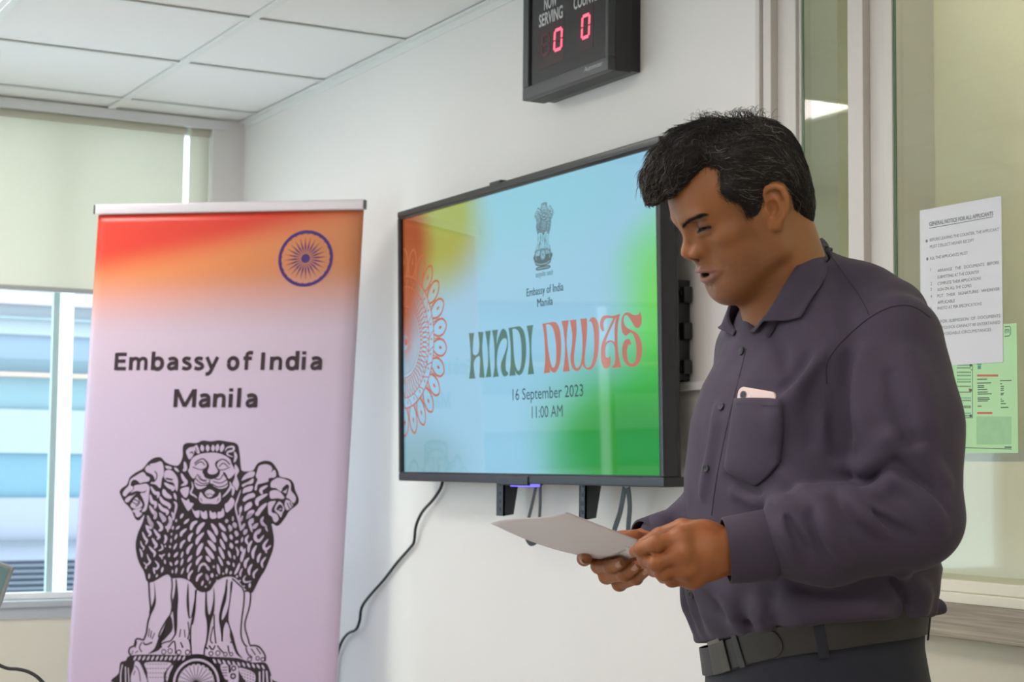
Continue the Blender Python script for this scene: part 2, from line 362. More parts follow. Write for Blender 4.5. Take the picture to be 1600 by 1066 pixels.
def wood_mat():
    m = mat('wood_grain_edge', rgb(150, 139, 122), 0.55); t = m.node_tree; b = t.nodes['Principled BSDF']
    tc = t.nodes.new('ShaderNodeTexCoord'); mp = t.nodes.new('ShaderNodeMapping'); mp.inputs['Scale'].default_value = (3, 1.2, 60)
    n = t.nodes.new('ShaderNodeTexNoise'); n.inputs['Scale'].default_value = 4; n.inputs['Detail'].default_value = 6; n.inputs['Distortion'].default_value = 0.6
    cr = t.nodes.new('ShaderNodeValToRGB'); cr.color_ramp.elements[0].color = rgb(128, 118, 104); cr.color_ramp.elements[1].color = rgb(172, 160, 142)
    cr.color_ramp.elements[0].position = 0.3; cr.color_ramp.elements[1].position = 0.7
    t.links.new(tc.outputs['Object'], mp.inputs[0]); t.links.new(mp.outputs[0], n.inputs['Vector']); t.links.new(n.outputs['Fac'], cr.inputs[0]); t.links.new(cr.outputs[0], b.inputs['Base Color'])
    return m
ct = MB().box((XW-0.034, -1.2, 0.983), (XW+0.5, Y_END-0.01, 1.041)).build('counter_worktop', wood_mat(), bevel=0.002)
tag(ct, 'grey-brown wood edged worktop of the service counter under the glass', 'counter')
# space behind the counter glass
struct(MB().box((XW+0.55, -3.0, 0.0), (XW+0.6, 3.0, CEIL)).build('wall_office', mat('office_wall', rgb(230, 229, 218), 0.7)))
struct(MB().box((XW+0.12, 2.95, 0.0), (XW+0.6, 3.0, CEIL)).build('wall_office_side', M['cream_wall']))
struct(MB().box((XW+0.12, -3.0, CEIL), (XW+0.6, 3.0, CEIL+0.02)).build('ceiling_office', M['tile']))
bl = empty('roller_blind', (XW+0.3, 1.0, 1.5), 'cream roller blind lowered behind the counter glass with the notices', 'blind')
z_b = on_x(1540, 705, XW+0.30)[2]
MB().box((XW+0.300, -1.2, z_b), (XW+0.302, 2.94, CEIL-0.01)).build('fabric', fabric_blind('pale_blind_fabric', (226, 227, 214), (232, 232, 220)), bl)
MB().box((XW+0.294, -1.2, z_b-0.02), (XW+0.308, 2.94, z_b)).build('hem_bar', M['white_alu'], bl)
MB().box((XW+0.28, -1.2, CEIL-0.05), (XW+0.32, 2.94, CEIL-0.001)).build('roller_tube', M['blind'], bl)

ol = empty('ceiling_light', (XW+0.42, 1.2, CEIL), 'added unseen lamp strip backlighting the cream blind behind the counter glass', 'ceiling light')  # lamp strip added behind the blind to brighten the counter panes
MB().box((XW+0.36, -1.0, CEIL-0.03), (XW+0.44, 2.4, CEIL-0.001)).build('housing', louv, ol)
MB().box((XW+0.365, -1.0, CEIL-0.036), (XW+0.435, 2.4, CEIL-0.031)).build('diffuser', emis_mat('added_office_lamp', (1.0, 0.96, 0.92, 1), 110.0), ol)
# ------------------------------------------------------------------ television on its bracket
M['black'] = mat('black_plastic', rgb(30, 31, 33), 0.32); M['dark'] = mat('dark_steel', rgb(52, 56, 60), 0.4, metal=0.2)
M['gloss'] = mat('gloss_black', rgb(22, 20, 24), 0.12); M['cable'] = mat('black_rubber_cable', rgb(24, 28, 28), 0.45)
TV_H, TV_W = 0.727, 1.275
TB = np.array([1.985, 3.590, 1.2225]); TT = np.array([1.970, 3.590, 1.949])
uyv = TT-TB; uyv /= np.linalg.norm(uyv)
# u runs from the far (left in view) side to the near side, n points into the room
tvf = Frame(TB+np.array([0, TV_W/2, 0]), (0, -1, 0), uyv)
tv = empty('television', (1.985, 3.59, 1.2225), 'large flat television on the wall showing a blue and green event slide', 'television')
BZ = 0.017
f = MB()
f.obox(tvf, (0, 0, -0.055), (TV_W, 0.021, 0.0)).obox(tvf, (0, TV_H-BZ, -0.035), (TV_W, TV_H, 0.0))
f.obox(tvf, (0, 0.021, -0.035), (0.013, TV_H-BZ, 0.0)).obox(tvf, (TV_W-0.014, 0.021, -0.035), (TV_W, TV_H-BZ, 0.0))
f.build('frame', M['black'], tv, bevel=0.003)
f = MB(); f.obox(tvf, (0.008, 0.01, -0.05), (TV_W-0.008, TV_H-0.008, -0.012)).obox(tvf, (0.12, 0.02, -0.075), (TV_W-0.12, TV_H*0.6, -0.05))
f.build('back_shell', M['black'], tv, bevel=0.004)
f = MB(); w = 0.006
x0, x1, y0, y1 = 0.013, TV_W-0.014, 0.021, TV_H-BZ
f.obox(tvf, (x0, y0, -0.011), (x0+w, y1, -0.003)).obox(tvf, (x1-w, y0, -0.011), (x1, y1, -0.003)).obox(tvf, (x0+w, y1-w, -0.011), (x1-w, y1, -0.003)).obox(tvf, (x0+w, y0, -0.011), (x1-w, y0+0.003, -0.003))
f.build('inner_bezel', M['gloss'], tv)
q = tvf.px(773, 290)
MB().obox(tvf, (q[0]-0.028, TV_H-0.004, -0.02), (q[0]+0.028, TV_H+0.006, 0.001)).build('top_clip', M['black'], tv, bevel=0.003)
# slide shown on the screen: emission with gradients
SX0, SX1, SY0, SY1 = x0+w, x1-w, y0+0.003, y1-w
def screen_mat():
    m = bpy.data.materials.new('screen_slide'); m.use_nodes = True; t = m.node_tree; b = t.nodes['Principled BSDF']
    b.inputs['Base Color'].default_value = (0.01, 0.01, 0.01, 1); b.inputs['Roughness'].default_value = 0.03; b.inputs['Specular IOR Level'].default_value = 0.38
    uv = t.nodes.new('ShaderNodeUVMap'); sp = t.nodes.new('ShaderNodeSeparateXYZ')
    n = t.nodes.new('ShaderNodeTexNoise'); n.inputs['Scale'].default_value = 2.2; n.inputs['Detail'].default_value = 1
    t.links.new(uv.outputs[0], n.inputs['Vector'])
    vm = t.nodes.new('ShaderNodeVectorMath'); vm.operation = 'MULTIPLY_ADD'; vm.inputs[1].default_value = (0.22, 0.22, 0); 
    t.links.new(n.outputs['Color'], vm.inputs[0]); t.links.new(uv.outputs[0], vm.inputs[2])
    vs = t.nodes.new('ShaderNodeVectorMath'); vs.operation = 'SUBTRACT'; vs.inputs[1].default_value = (0.11, 0.11, 0); t.links.new(vm.outputs[0], vs.inputs[0])
    def blob(cx, cy, rx, ry, soft):
        mp = t.nodes.new('ShaderNodeVectorMath'); mp.operation = 'SUBTRACT'; mp.inputs[1].default_value = (cx, cy, 0); t.links.new(vs.outputs[0], mp.inputs[0])
        sc = t.nodes.new('ShaderNodeVectorMath'); sc.operation = 'DIVIDE'; sc.inputs[1].default_value = (rx, ry, 1); t.links.new(mp.outputs[0], sc.inputs[0])
        s2 = t.nodes.new('ShaderNodeVectorMath'); s2.operation = 'MULTIPLY'; s2.inputs[1].default_value = (1, 1, 0); t.links.new(sc.outputs[0], s2.inputs[0])
        ln = t.nodes.new('ShaderNodeVectorMath'); ln.operation = 'LENGTH'; t.links.new(s2.outputs[0], ln.inputs[0])
        mr = t.nodes.new('ShaderNodeMapRange'); mr.interpolation_type = 'SMOOTHSTEP'; mr.inputs[1].default_value = 1.0; mr.inputs[2].default_value = soft; t.links.new(ln.outputs['Value'], mr.inputs[0]); return mr.outputs[0]
    cur = None
    def layer(col, fac):
        nonlocal cur
        mx = t.nodes.new('ShaderNodeMix'); mx.data_type = 'RGBA'; mx.inputs[7].default_value = col
        if cur is None: mx.inputs[6].default_value = rgb(150, 203, 230)
        else: t.links.new(cur, mx.inputs[6])
        t.links.new(fac, mx.inputs[0]); cur = mx.outputs[2]
    layer(rgb(132, 178, 190), blob(0.02, 0.0, 0.35, 0.30, 0.2))
    layer(rgb(142, 206, 226), blob(0.55, 0.95, 0.5, 0.25, 0.3))
    layer(rgb(160, 176, 84), blob(0.15, 0.98, 0.30, 0.40, 0.35))
    layer(rgb(158, 78, 36), blob(-0.02, 0.80, 0.19, 0.42, 0.45))
    layer(rgb(104, 214, 88), blob(1.05, 0.42, 0.26, 0.55, 0.25))
    layer(rgb(40, 172, 22), blob(0.98, 0.12, 0.52, 0.40, 0.30))
    layer(rgb(12, 146, 4), blob(0.95, 0.06, 0.36, 0.26, 0.30))
    t.links.new(cur, b.inputs['Emission Color']); b.inputs['Emission Strength'].default_value = SCREEN_E
    return m
SCREEN_E = 0.88
s = MB(); s.add([tvf(SX0, SY0, -0.009), tvf(SX1, SY0, -0.009), tvf(SX1, SY1, -0.009), tvf(SX0, SY1, -0.009)], [(0, 1, 2, 3)])
scr = s.build('screen', screen_mat(), tv); me = scr.data; uvl = me.uv_layers.new(name='uv')
idx = {0: (0, 0), 1: (1, 0), 2: (1, 1), 3: (0, 1)}
for lp in me.loops: uvl.data[lp.index].uv = idx[lp.vertex_index]
SN = -0.0086
def scr_mat(name, c): return emis_mat(name, rgb(*c), SCREEN_E, gloss=0.5)
def P(fr, sc, ox, oy, pts, sub=4, closed=True):
    """trace given in an enlarged view of the photo -> plane coordinates"""
    A = [np.array(p, float) for p in pts]; n = len(A); cor = []
    for i in range(n):                                         # sharp corners stay sharp
        a, b = A[i]-A[i-1], A[(i+1) % n]-A[i]
        if a@b < 0.45*np.linalg.norm(a)*np.linalg.norm(b): cor.append(i)
    if len(cor) < 2: q = spline(A, True, sub)
    else:
        q = []
        for k, i in enumerate(cor):
            j = cor[(k+1) % len(cor)]; run = [A[(i+t) % n] for t in range((j-i) % n+1)]; q += (spline(run, False, sub)[:-1] if len(run) > 2 else run[:-1])
    return [fr.px(ox+p[0]/sc, oy+p[1]/sc) for p in q]
# headline lettering
hg = Flat(tvf, SN)
H8 = (8.2, 715, 475)
H_GREEN = [[(105,372),(172,372),(160,480),(155,600),(160,640),(190,660),(225,630),(238,560),(236,470),(222,358),(290,358),(282,470),(276,560),(284,700),(305,945),(238,945),(246,800),(246,690),(235,665),(200,690),(172,740),(168,800),(175,880),(188,955),(108,960),(125,830),(128,700),(122,540)],
  [(312,350),(384,340),(370,480),(366,620),(378,780),(392,935),(318,942),(346,800),(350,640),(335,480)],
  [(402,338),(478,328),(462,430),(462,520),(480,440),(520,335),(545,315),(580,345),(602,440),(605,560),(585,660),(575,780),(580,850),(605,880),(608,905),(570,930),(540,915),(518,850),(515,770),(545,680),(585,560),(592,470),(575,438),(530,455),(490,540),(468,640),(462,760),(472,860),(490,930),(412,940),(432,820),(434,650),(425,480)],
  [(612,308),(700,292),(760,288),(805,345),(830,450),(838,600),(825,760),(790,880),(750,915),(715,895),(692,850),(705,915),(622,922),(638,780),(640,600),(628,430)],
  [(842,280),(928,268),(908,420),(905,600),(918,760),(940,898),(858,905),(878,740),(880,560),(866,400)]]
for p in H_GREEN: hg.poly(P(tvf, *H8, p, 3))
hg.build('headline_lettering', scr_mat('slide_dark_green', (74, 112, 92)), scr)
W8 = (8.2, 835, 475)
ho = Flat(tvf, SN)
H_OR = [[(58,252),(140,240),(225,232),(275,300),(298,440),(300,620),(280,780),(235,870),(200,880),(165,850),(150,800),(162,880),(78,890),(95,740),(92,560),(80,380)],
  [(305,218),(398,208),(380,340),(372,500),(390,700),(412,862),(322,870),(345,700),(348,520),(330,340)],
  [(412,208),(492,198),(500,330),(490,460),(470,620),(468,740),(485,810),(510,825),(540,790),(562,700),(572,560),(568,380),(545,190),(630,184),(634,330),(622,500),(604,660),(604,760),(625,815),(655,815),(690,770),(715,660),(724,500),(716,340),(690,235),(658,225),(680,180),(725,172),(765,220),(786,330),(784,520),(765,680),(725,790),(680,842),(635,842),(590,805),(575,770),(540,840),(495,858),(450,830),(425,760),(420,660),(438,520),(440,370)],
  [(1058,125),(1030,250),(1022,420),(1030,600),(1050,730),(1070,812),(945,822),(985,750),(990,640),(985,560),(960,500),(925,488),(880,520),(864,600),(870,680),(900,692),(925,665),(935,730),(925,790),(885,828),(845,815),(815,740),(806,620),(822,500),(870,390),(940,240),(968,185),(900,180),(860,200),(840,260),(852,345),(825,350),(800,300),(800,220),(830,160),(880,145),(960,152)],
  [(1310,92),(1330,170),(1325,260),(1290,310),(1245,295),(1200,220),(1150,150),(1115,145),(1100,190),(1110,260),(1150,310),(1230,350),(1290,400),(1330,500),(1336,610),(1315,720),(1265,790),(1200,806),(1140,780),(1095,710),(1078,600),(1095,500),(1135,450),(1180,455),(1200,520),(1165,520),(1145,580),(1145,680),(1170,750),(1210,768),(1250,720),(1262,600),(1250,470),(1215,385),(1180,370),(1130,412),(1085,370),(1068,270),(1080,170),(1120,115),(1170,110),(1225,140),(1290,135)]]
for p in H_OR: ho.poly(P(tvf, *W8, p, 3))
ho.build('headline_lettering', scr_mat('slide_rust', (188, 108, 84)), scr)
hb = Flat(tvf, SN+0.0002)   # open counters of the round letters, in the slide's blue
for o, p in ((H8, [(662,325),(700,318),(745,360),(772,470),(780,620),(775,770),(752,850),(730,855),(705,800),(685,690),(675,520),(668,400)]), (W8, [(108,265),(150,262),(195,310),(225,430),(238,580),(236,740),(212,815),(190,815),(160,720),(135,560),(122,400)]),
             (W8, [(1005,170),(985,300),(985,490),(955,470),(910,468),(870,495),(900,400),(950,290)])):
    hb.poly(P(tvf, *o, p, 3))
hb.build('headline_lettering', scr_mat('slide_blue', (150, 201, 226)), scr)
def fit_text(fl, fr, body, pl, pr, cap, bold=0.0, shear=0.0, heavy=0.0):
    """lettering whose baseline runs from pixel pl to pixel pr with a cap height of cap pixels"""
    a = fr.px(*pl); b = fr.px(*pr); m = ((pl[0]+pr[0])/2, (pl[1]+pr[1])/2)
    h = fr.px(m[0], m[1]-cap)[1]-fr.px(*m)[1]
    v = (a[1]+b[1])/2
    fl.text(body, (a[0], v), w=b[0]-a[0], h=h, bold=bold, shear=shear, heavy=heavy)
tx = Flat(tvf, SN)
fit_text(tx, tvf, '16 September 2023', (796, 626), (906, 619), 19.5); fit_text(tx, tvf, '11:00 AM', (826, 653.5), (874, 651), 19.5)
fit_text(tx, tvf, 'Embassy of India', (818, 463), (875, 454), 13.5, 0, 0, 0.010); fit_text(tx, tvf, 'Manila', (834.5, 479.5), (858.5, 476), 13.5, 0, 0, 0.010)
fit_text(tx, tvf, '\u0938\u0924\u094d\u092f\u092e\u0947\u0935 \u091c\u092f\u0924\u0947', (832, 433.5), (859, 430), 7)
tx.build('caption_lettering', scr_mat('slide_text', (22, 44, 60)), scr)
# ornament: half a flower of lines round the left edge of the slide
md = Flat(tvf, SN); c0 = tvf.px(634, 534); ctr = np.array([SX0+0.006, c0[1]])
def pol(r, t): return ctr+np.array([r*math.cos(t), r*math.sin(t)])
def inside(pts): return [p for p in pts if p[0] > SX0+0.001]
def mrib(pts, w, taper=False):
    run = []
    for p in list(pts)+[None]:
        if p is not None and p[0] > SX0+0.001: run.append(p)
        else:
            if len(run) > 1: md.ribbon(run, w, taper)
            run = []
for r, w in ((0.178, 0.0045), (0.150, 0.0035), (0.096, 0.003), (0.086, 0.002)): mrib([pol(r, -math.pi/2+math.pi*k/60) for k in range(61)], w)
NP = 13
for k in range(NP+1):
    t0 = -math.pi/2+math.pi*(k)/NP; hw = math.pi/NP*0.47
    pet = spline([pol(0.178, t0-hw*0.55), pol(0.205, t0-hw*0.9), pol(0.235, t0-hw*0.7), pol(0.252, t0), pol(0.235, t0+hw*0.7), pol(0.205, t0+hw*0.9), pol(0.178, t0+hw*0.55)])
    mrib(pet, 0.0058); mrib([pol(0.208, t0), pol(0.215, t0), pol(0.226, t0)], 0.010, 2)
    t1 = t0+hw
    mrib([pol(0.180, t1), pol(0.205, t1), pol(0.215, t1)], 0.003)
    mrib(spline([pol(0.150, t0-hw), pol(0.165, t0-hw*0.3), pol(0.178, t0)]), 0.003); mrib([pol(0.158, t1), pol(0.168, t1)], 0.005)
for k in range(31):
    t0 = -math.pi/2+math.pi*k/30
    mrib(spline([pol(0.098, t0), pol(0.125, t0+0.045), pol(0.150, t0)]), 0.0030); mrib(spline([pol(0.098, t0), pol(0.125, t0-0.045), pol(0.150, t0)]), 0.0022)
for k in range(46): t0 = -math.pi/2+math.pi*k/45; mrib([pol(0.022, t0), pol(0.084, t0+0.03)], 0.0013)
md.disc(ctr+np.array([0.010, 0]), 0.0, 0.010, 20)
md.build('flower_ornament', scr_mat('slide_rust_line', (186, 98, 62)), scr)
# emblem on the slide is added with the banner's emblem below
# maker's mark, indicator lamp
lg = Flat(tvf, 0.0006); c = tvf.px(798, 749.5); lg.disc(c, 0.0, 0.0042, 24); fit_text(lg, tvf, 'Devant', (803, 752), (814, 752.4), 4, 0.02)
lg.build('logo', mat('logo_grey', rgb(170, 172, 176), 0.4), tv)
q0 = tvf.px(778, 752); q1 = tvf.px(836, 752)
MB().obox(tvf, (q0[0], -0.004, -0.04), (q1[0]-0.03, 0.018, 0.0035)).build('sensor_housing', M['black'], tv, bevel=0.003)
q0 = tvf.px(795, 760)[0]; q1 = tvf.px(832, 761)[0]
led = emis_mat('blue_led', rgb(120, 110, 255), 1.6)
MB().obox(tvf, (q0, -0.007, -0.02), (q1, -0.0005, -0.004)).build('indicator_lamp', led, tv)
# bracket arms hanging below, each a bent steel channel with holes, and the release straps
def arm(xl, xm, xr, yb, xbl, xbr):
    Xf = 2.005
    a, b_ = on_x(xl, 760, Xf), on_x(xm, 760, Xf); z0 = on_x(xl, yb, Xf)[2]
    y_far, y_near = a[1], b_[1]
    m = MB()
    m.box((Xf, y_near, z0), (Xf+0.004, y_far, 1.60))
    m.prism([(Xf, y_near, z0), (Xf+0.028, y_near, z0+0.004), (Xf+0.055, y_near, 1.30), (Xf+0.055, y_near, 1.60), (Xf, y_near, 1.60)], (0, 0.004, 0))
    m.prism([(Xf, y_far, z0), (Xf+0.028, y_far, z0+0.004), (Xf+0.055, y_far, 1.30), (Xf+0.055, y_far, 1.60), (Xf, y_far, 1.60)], (0, -0.004, 0))
    o = m.build('bracket_arm', M['dark'], tv)
    hm = MB(); yc = (y_far+y_near)/2
    for k in range(6):
        z = z0+0.012+k*0.0145*1.35
        hm.box((Xf-0.0008, yc-0.004, z), (Xf, yc+0.004, z+0.008))
    hm.build('hole', M['gloss'], o)
    return o
arm(776, 787, 801, 806, 776, 792); arm(905, 915, 934, 812, 906, 925)
MB().box((2.062, 3.05, 1.42), (2.0845, 4.1, 1.47)).box((2.062, 3.05, 1.68), (2.0845, 4.1, 1.73)).box((2.055, 3.33, 1.40), (2.064, 3.36, 1.76)).box((2.055, 3.82, 1.40), (2.064, 3.85, 1.76)).build('wall_plate', M['dark'], tv)
def strap(px, Xs, w, name='release_strap'):
    pts = [on_x(x, y, X) for (x, y), X in zip(px, Xs)]
    pts = spline(pts, False, 6); m = MB(); V = []
    for i, p in enumerate(pts):
        d = pts[min(i+1, len(pts)-1)]-pts[max(i-1, 0)]; q = np.cross(d, [1, 0, 0]); q /= np.linalg.norm(q)+1e-9
        V += [p+q*w/2+np.array([-0.0008, 0, 0]), p-q*w/2+np.array([-0.0008, 0, 0]), p-q*w/2+np.array([0.0008, 0, 0]), p+q*w/2+np.array([0.0008, 0, 0])]
    n = len(pts); Fc = [(4*i+k, 4*i+(k+1) % 4, 4*i+4+(k+1) % 4, 4*i+4+k) for i in range(n-1) for k in range(4)]+[(0, 1, 2, 3), (4*n-1, 4*n-2, 4*n-3, 4*n-4)]
    m.add(V, Fc); return m.build(name, M['cable'], tv)
strap([(838, 757), (831, 790), (824, 818), (821, 834), (825, 846), (831, 850), (838, 846), (841, 838), (843, 810), (844, 785), (844, 757)], [2.02]*11, 0.011)
strap([(976, 762), (969, 800), (960, 829), (958, 850)], [2.02]*4, 0.016); strap([(981, 762), (984, 790), (982, 820), (981, 850)], [2.02]*4, 0.016)
# ---- black holder on the wall behind the right edge of the set, and the white cable duct
hx0, hx1 = on_x(1073, 500, XW)[1], on_x(1040, 500, XW)[1]
zt, zb = on_x(1060, 441, XW)[2], on_x(1060, 597, XW)[2]
ho_ = empty('wall_holder', (XW, (hx0+hx1)/2, zb), 'black slotted plastic holder on the wall behind the television right edge', 'holder')
yk = on_x(1066, 500, XW-0.02)[1]
MB().box((XW-0.030, yk, zb), (XW, hx1, zt)).build('body', M['black'], ho_, bevel=0.002)
for (ya, yb_) in ((450, 476), (506, 533), (564, 586)):
    MB().box((XW-0.026, on_x(1073, 500, XW-0.02)[1], on_x(1070, yb_, XW)[2]), (XW-0.004, yk+0.004, on_x(1070, ya, XW)[2])).build('tab', M['black'], ho_, bevel=0.004)
for ya in (462, 579):
    MB().box((XW-0.0312, on_x(1065, 500, XW-0.03)[1], on_x(1060, ya+3, XW)[2]), (XW-0.030, on_x(1051, 500, XW-0.03)[1], on_x(1060, ya-3, XW)[2])).build('slot', M['dark'], ho_)
zd0, zd1 = on_x(1080, 611, XW)[2], on_x(1080, 598, XW)[2]
duct = MB().box((XW-0.016, Y_END+0.03, zd0), (XW, hx1-0.01, zd1)).build('cable_duct', M['white_alu'], bevel=0.002)
tag(duct, 'white plastic cable duct running along the wall behind the speaker', 'cable duct')
# ---- power cable from the set to the corner behind the banner
pts = [(692, 750), (688, 764), (676, 782), (660, 800), (650, 822), (647, 846), (641, 856), (620, 880), (600, 906), (577, 932), (565, 950), (562, 970), (556, 984), (544, 990), (534, 1003), (527, 1025), (524, 1050)]
cab = MB().tube(spline([on_x(x, y, 2.072-0.004*math.sin(i*0.7)) for i, (x, y) in enumerate(pts)]+[np.array([2.07, on_x(523, 1050, 2.07)[1]+0.02, 0.4]), np.array([2.06, on_x(523, 1050, 2.07)[1]+0.04, 0.006])], False, 5), 0.0042, 8).build('power_cable', M['cable'], smooth=True)
tag(cab, 'black power cable drooping down the wall from the television', 'cable')
# ---- queue display
Xd = on_x(990, 107, XW)
dF = XW-0.088
yL, yR = on_x(816, 158, dF)[1], on_x(950, 105, dF)[1]
zB = on_x(816, 158, dF)[2]
zT = zB+0.34
df = Frame((dF, yL, zB), (0, -1, 0), (0, 0, 1)); DW = yL-yR
dsp = empty('queue_display', (XW, (yL+yR)/2, zB), 'black queue number display with two red zeros, high on the wall', 'display')
m = MB(); bz = 0.030
m.obox(df, (0, 0, -0.02), (DW, bz, 0)).obox(df, (0, zT-zB-bz, -0.02), (DW, zT-zB, 0)).obox(df, (0, bz, -0.02), (0.027, zT-zB-bz, 0)).obox(df, (DW-0.012, bz, -0.02), (DW, zT-zB-bz, 0))
m.build('front_frame', mat('display_frame', rgb(58, 62, 64), 0.4), dsp, bevel=0.002)
m = MB(); m.box((dF+0.02, yR, zB), (XW-0.026, yL, zT)).build('case', mat('display_case', rgb(40, 40, 40), 0.5), dsp, bevel=0.002)
MB().box((XW-0.024, yR+0.004, zB+0.004), (XW-0.001, yL-0.004, zT-0.004)).build('back_plate', M['black'], dsp)
dp = MB(); dp.obox(df, (0.02, 0.02, -0.018), (DW-0.01, zT-zB-0.02, -0.006)); fp = dp.build('face_panel', mat('smoked_panel', rgb(34, 33, 34), 0.15), dsp)
dt = Flat(df, -0.0055)
fit_text(dt, df, 'SERVING', (839, 42.5), (876, 26.5), 20, 0.02); fit_text(dt, df, 'NOW', (847, 16), (867, 6.5), 20, 0.02); fit_text(dt, df, 'COUNTER', (893, 15), (936, -4), 20, 0.02)
wp = mat('display_white_print', rgb(190, 190, 190), 0.5); dt.build('lettering', wp, fp)
d2 = Flat(df, 0.0006); fit_text(d2, df, 'Automizer', (913, 112.5), (942, 101.5), 7.5, 0.0, 0.2); d2.build('lettering', wp, dsp)
sg = Flat(df, -0.005); off = Flat(df, -0.0052)
def seven(fl, x0, y0, w, h, segs, t=0.0072, sh=0.10):
    S = lambda u, v: (x0+u*w+sh*v*h*0.5, y0+v*h)
    g = 0.07
    L = {'a': ((g, 1), (1-g, 1)), 'b': ((1, 1-g/2), (1, .5+g/2)), 'c': ((1, .5-g/2), (1, g/2)), 'd': ((g, 0), (1-g, 0)), 'e': ((0, g/2), (0, .5-g/2)), 'f': ((0, .5+g/2), (0, 1-g/2)), 'g': ((g, .5), (1-g, .5))}
    for k in segs:
        a, b = S(*L[k][0]), S(*L[k][1]); fl.ribbon([a, b], t)
for (xa, xb, yt, yb) in ((863, 874, 43, 79), (906, 917, 21, 60)):
    a = df.px(xa, yb); b = df.px(xb, yb); tt = df.px(xa, yt)
    wv = b[0]-a[0]; hv = tt[1]-a[1]-0.008
    seven(sg, a[0], a[1], wv, hv, 'abcdef')
    if xa < 900: seven(off, a[0]-wv*1.8, a[1], wv, hv, 'abcdefg', t=0.009)
    seven(off, a[0], a[1], wv, hv, 'g', t=0.008)
sg.build('digit', emis_mat('red_led_digits', (1.0, 0.10, 0.16, 1), 2.6), fp); off.build('digit_segments', mat('unlit_red', rgb(66, 25, 30), 0.5), fp)
for (x, y) in ((866, 62), (911, 41)):
    a = df.px(x, y)
    off2 = Flat(df, -0.0057); r0, r1 = (-0.085 if x < 900 else -0.035), 0.035; off2.poly([(a[0]+r0, a[1]-0.055), (a[0]+r1, a[1]-0.055), (a[0]+r1, a[1]+0.055), (a[0]+r0, a[1]+0.055)]); off2.build('red_glow_patch', mat('red_glow_paint', rgb(48, 26, 29), 0.2), fp)  # dark red patch round each digit, its glow painted on the panel
# ---- notices taped to the counter glass
M['paper'] = mat('white_paper', rgb(214, 218, 222), 0.7); M['ink'] = mat('printed_ink', rgb(128, 132, 136), 0.7)
gf = Frame((XW+0.003, 2.4, 1.0), (0, -1, 0), (0, 0, 1))
a = gf.px(1440, 340); b = gf.px(1566, 564)
u0, u1 = gf.px(1439, 450)[0], gf.px(1567, 450)[0]; v0, v1 = gf.px(1520, 569)[1], gf.px(1500, 318)[1]
nz = empty('notice_sheet', gf(u0, v0), 'white printed notice for applicants taped on the counter glass', 'notice')
MB().obox(gf, (u0, v0, 0.0006), (u1, v1, 0.0014)).build('sheet', M['paper'], nz)
nl = Flat(gf, 0.0017)
LN = [('GENERAL NOTICE FOR ALL APPLICANTS', 1453, 354, 1553, 336, 6.5, .025), ('BEFORE LEAVING THE COUNTER, THE APPLICANT', 1454, 378, 1562, 360, 5, 0), ('MUST COLLECT HIS/HER RECEIPT', 1454, 389, 1523, 377, 5, 0), ('ALL THE APPLICANTS MUST', 1454, 407, 1513, 397, 5, 0),
      ('ARRANGE   THE   DOCUMENTS   BEFORE', 1466, 425, 1562, 413, 5, 0), ('SUBMITTING AT THE COUNTER', 1466, 436, 1531, 427, 5, 0), ('COMPLETE THEIR APPLICATIONS', 1466, 446, 1534, 437, 5, 0), ('SIGN ON ALL THE COPIES', 1466, 455, 1519, 449, 5, 0),
      ('PUT   THEIR   SIGNATURES   WHEREVER', 1466, 465, 1563, 454, 5, 0), ('APPLICABLE', 1466, 475.5, 1493, 472, 5, 0), ('PHOTO AT PER SPECIFICATIONS', 1466, 485.5, 1535, 476, 5, 0),
      ('LAST  FOR  SUBMISSION  OF  DOCUMENTS', 1456, 507, 1564, 495, 5, 0), ('AT 12 O\u2019CLOCK CANNOT BE ENTERTAINED', 1456, 517, 1564, 505, 5, 0), ('IN UNAVOIDABLE CIRCUMSTANCES', 1456, 527, 1550, 516, 5, 0)]
for (t_, xa, ya, xb, yb, cp, bo) in LN: fit_text(nl, gf, t_, (xa, ya), (xb, yb), cp, bo)
nl.ribbon([gf.px(1453, 357), gf.px(1553, 339)], 0.0012)
for (x, y) in ((1449, 377), (1450, 405)): nl.disc(gf.px(x, y), 0, 0.0028, 10)
for i, y in enumerate((424, 446, 455, 466, 485)): nl.text(str(i+1), gf.px(1455, y), h=0.006)
nl.build('notice_lettering', M['ink'], nz)
u2, u3 = gf.px(1462, 600)[0], gf.px(1590, 600)[0]; v2, v3 = gf.px(1590, 708)[1], gf.px(1588, 505)[1]
gp = empty('poster', gf(u2, v2), 'pale green poster with small tables and a map, under the white notice', 'poster')
MB().obox(gf, (u2, v2, 0.0), (u3, v3, 0.0005)).build('sheet', mat('green_poster_paper', rgb(180, 224, 172), 0.7), gp)
gk = Flat(gf, 0.00055); gr = Flat(gf, 0.00055); gm = Flat(gf, 0.00052); gt = Flat(gf, 0.00055)
rnd = random.Random(4)
def pxr(fl, x0, y0, x1, y1): fl.poly([gf.px(x0, y1), gf.px(x1, y1), gf.px(x1, y0), gf.px(x0, y0)])
for i, y in enumerate((571, 575, 582, 587, 593, 597, 604, 613, 622, 626, 635, 637, 646, 650)):
    for k in range(11): pxr(gk if i % 4 else gt, 1496+k*2, y-1.1, 1497.2+k*2, y+1.1)
for a, b in (((1520, 570), (1520, 653)), ((1500, 653), (1520, 653)), ((1517, 578), (1520, 578))): gk.ribbon([gf.px(*a), gf.px(*b)], 0.0012)
for y in (571, 610, 650): pxr(gk, 1515.5, y-2, 1519, y+2)
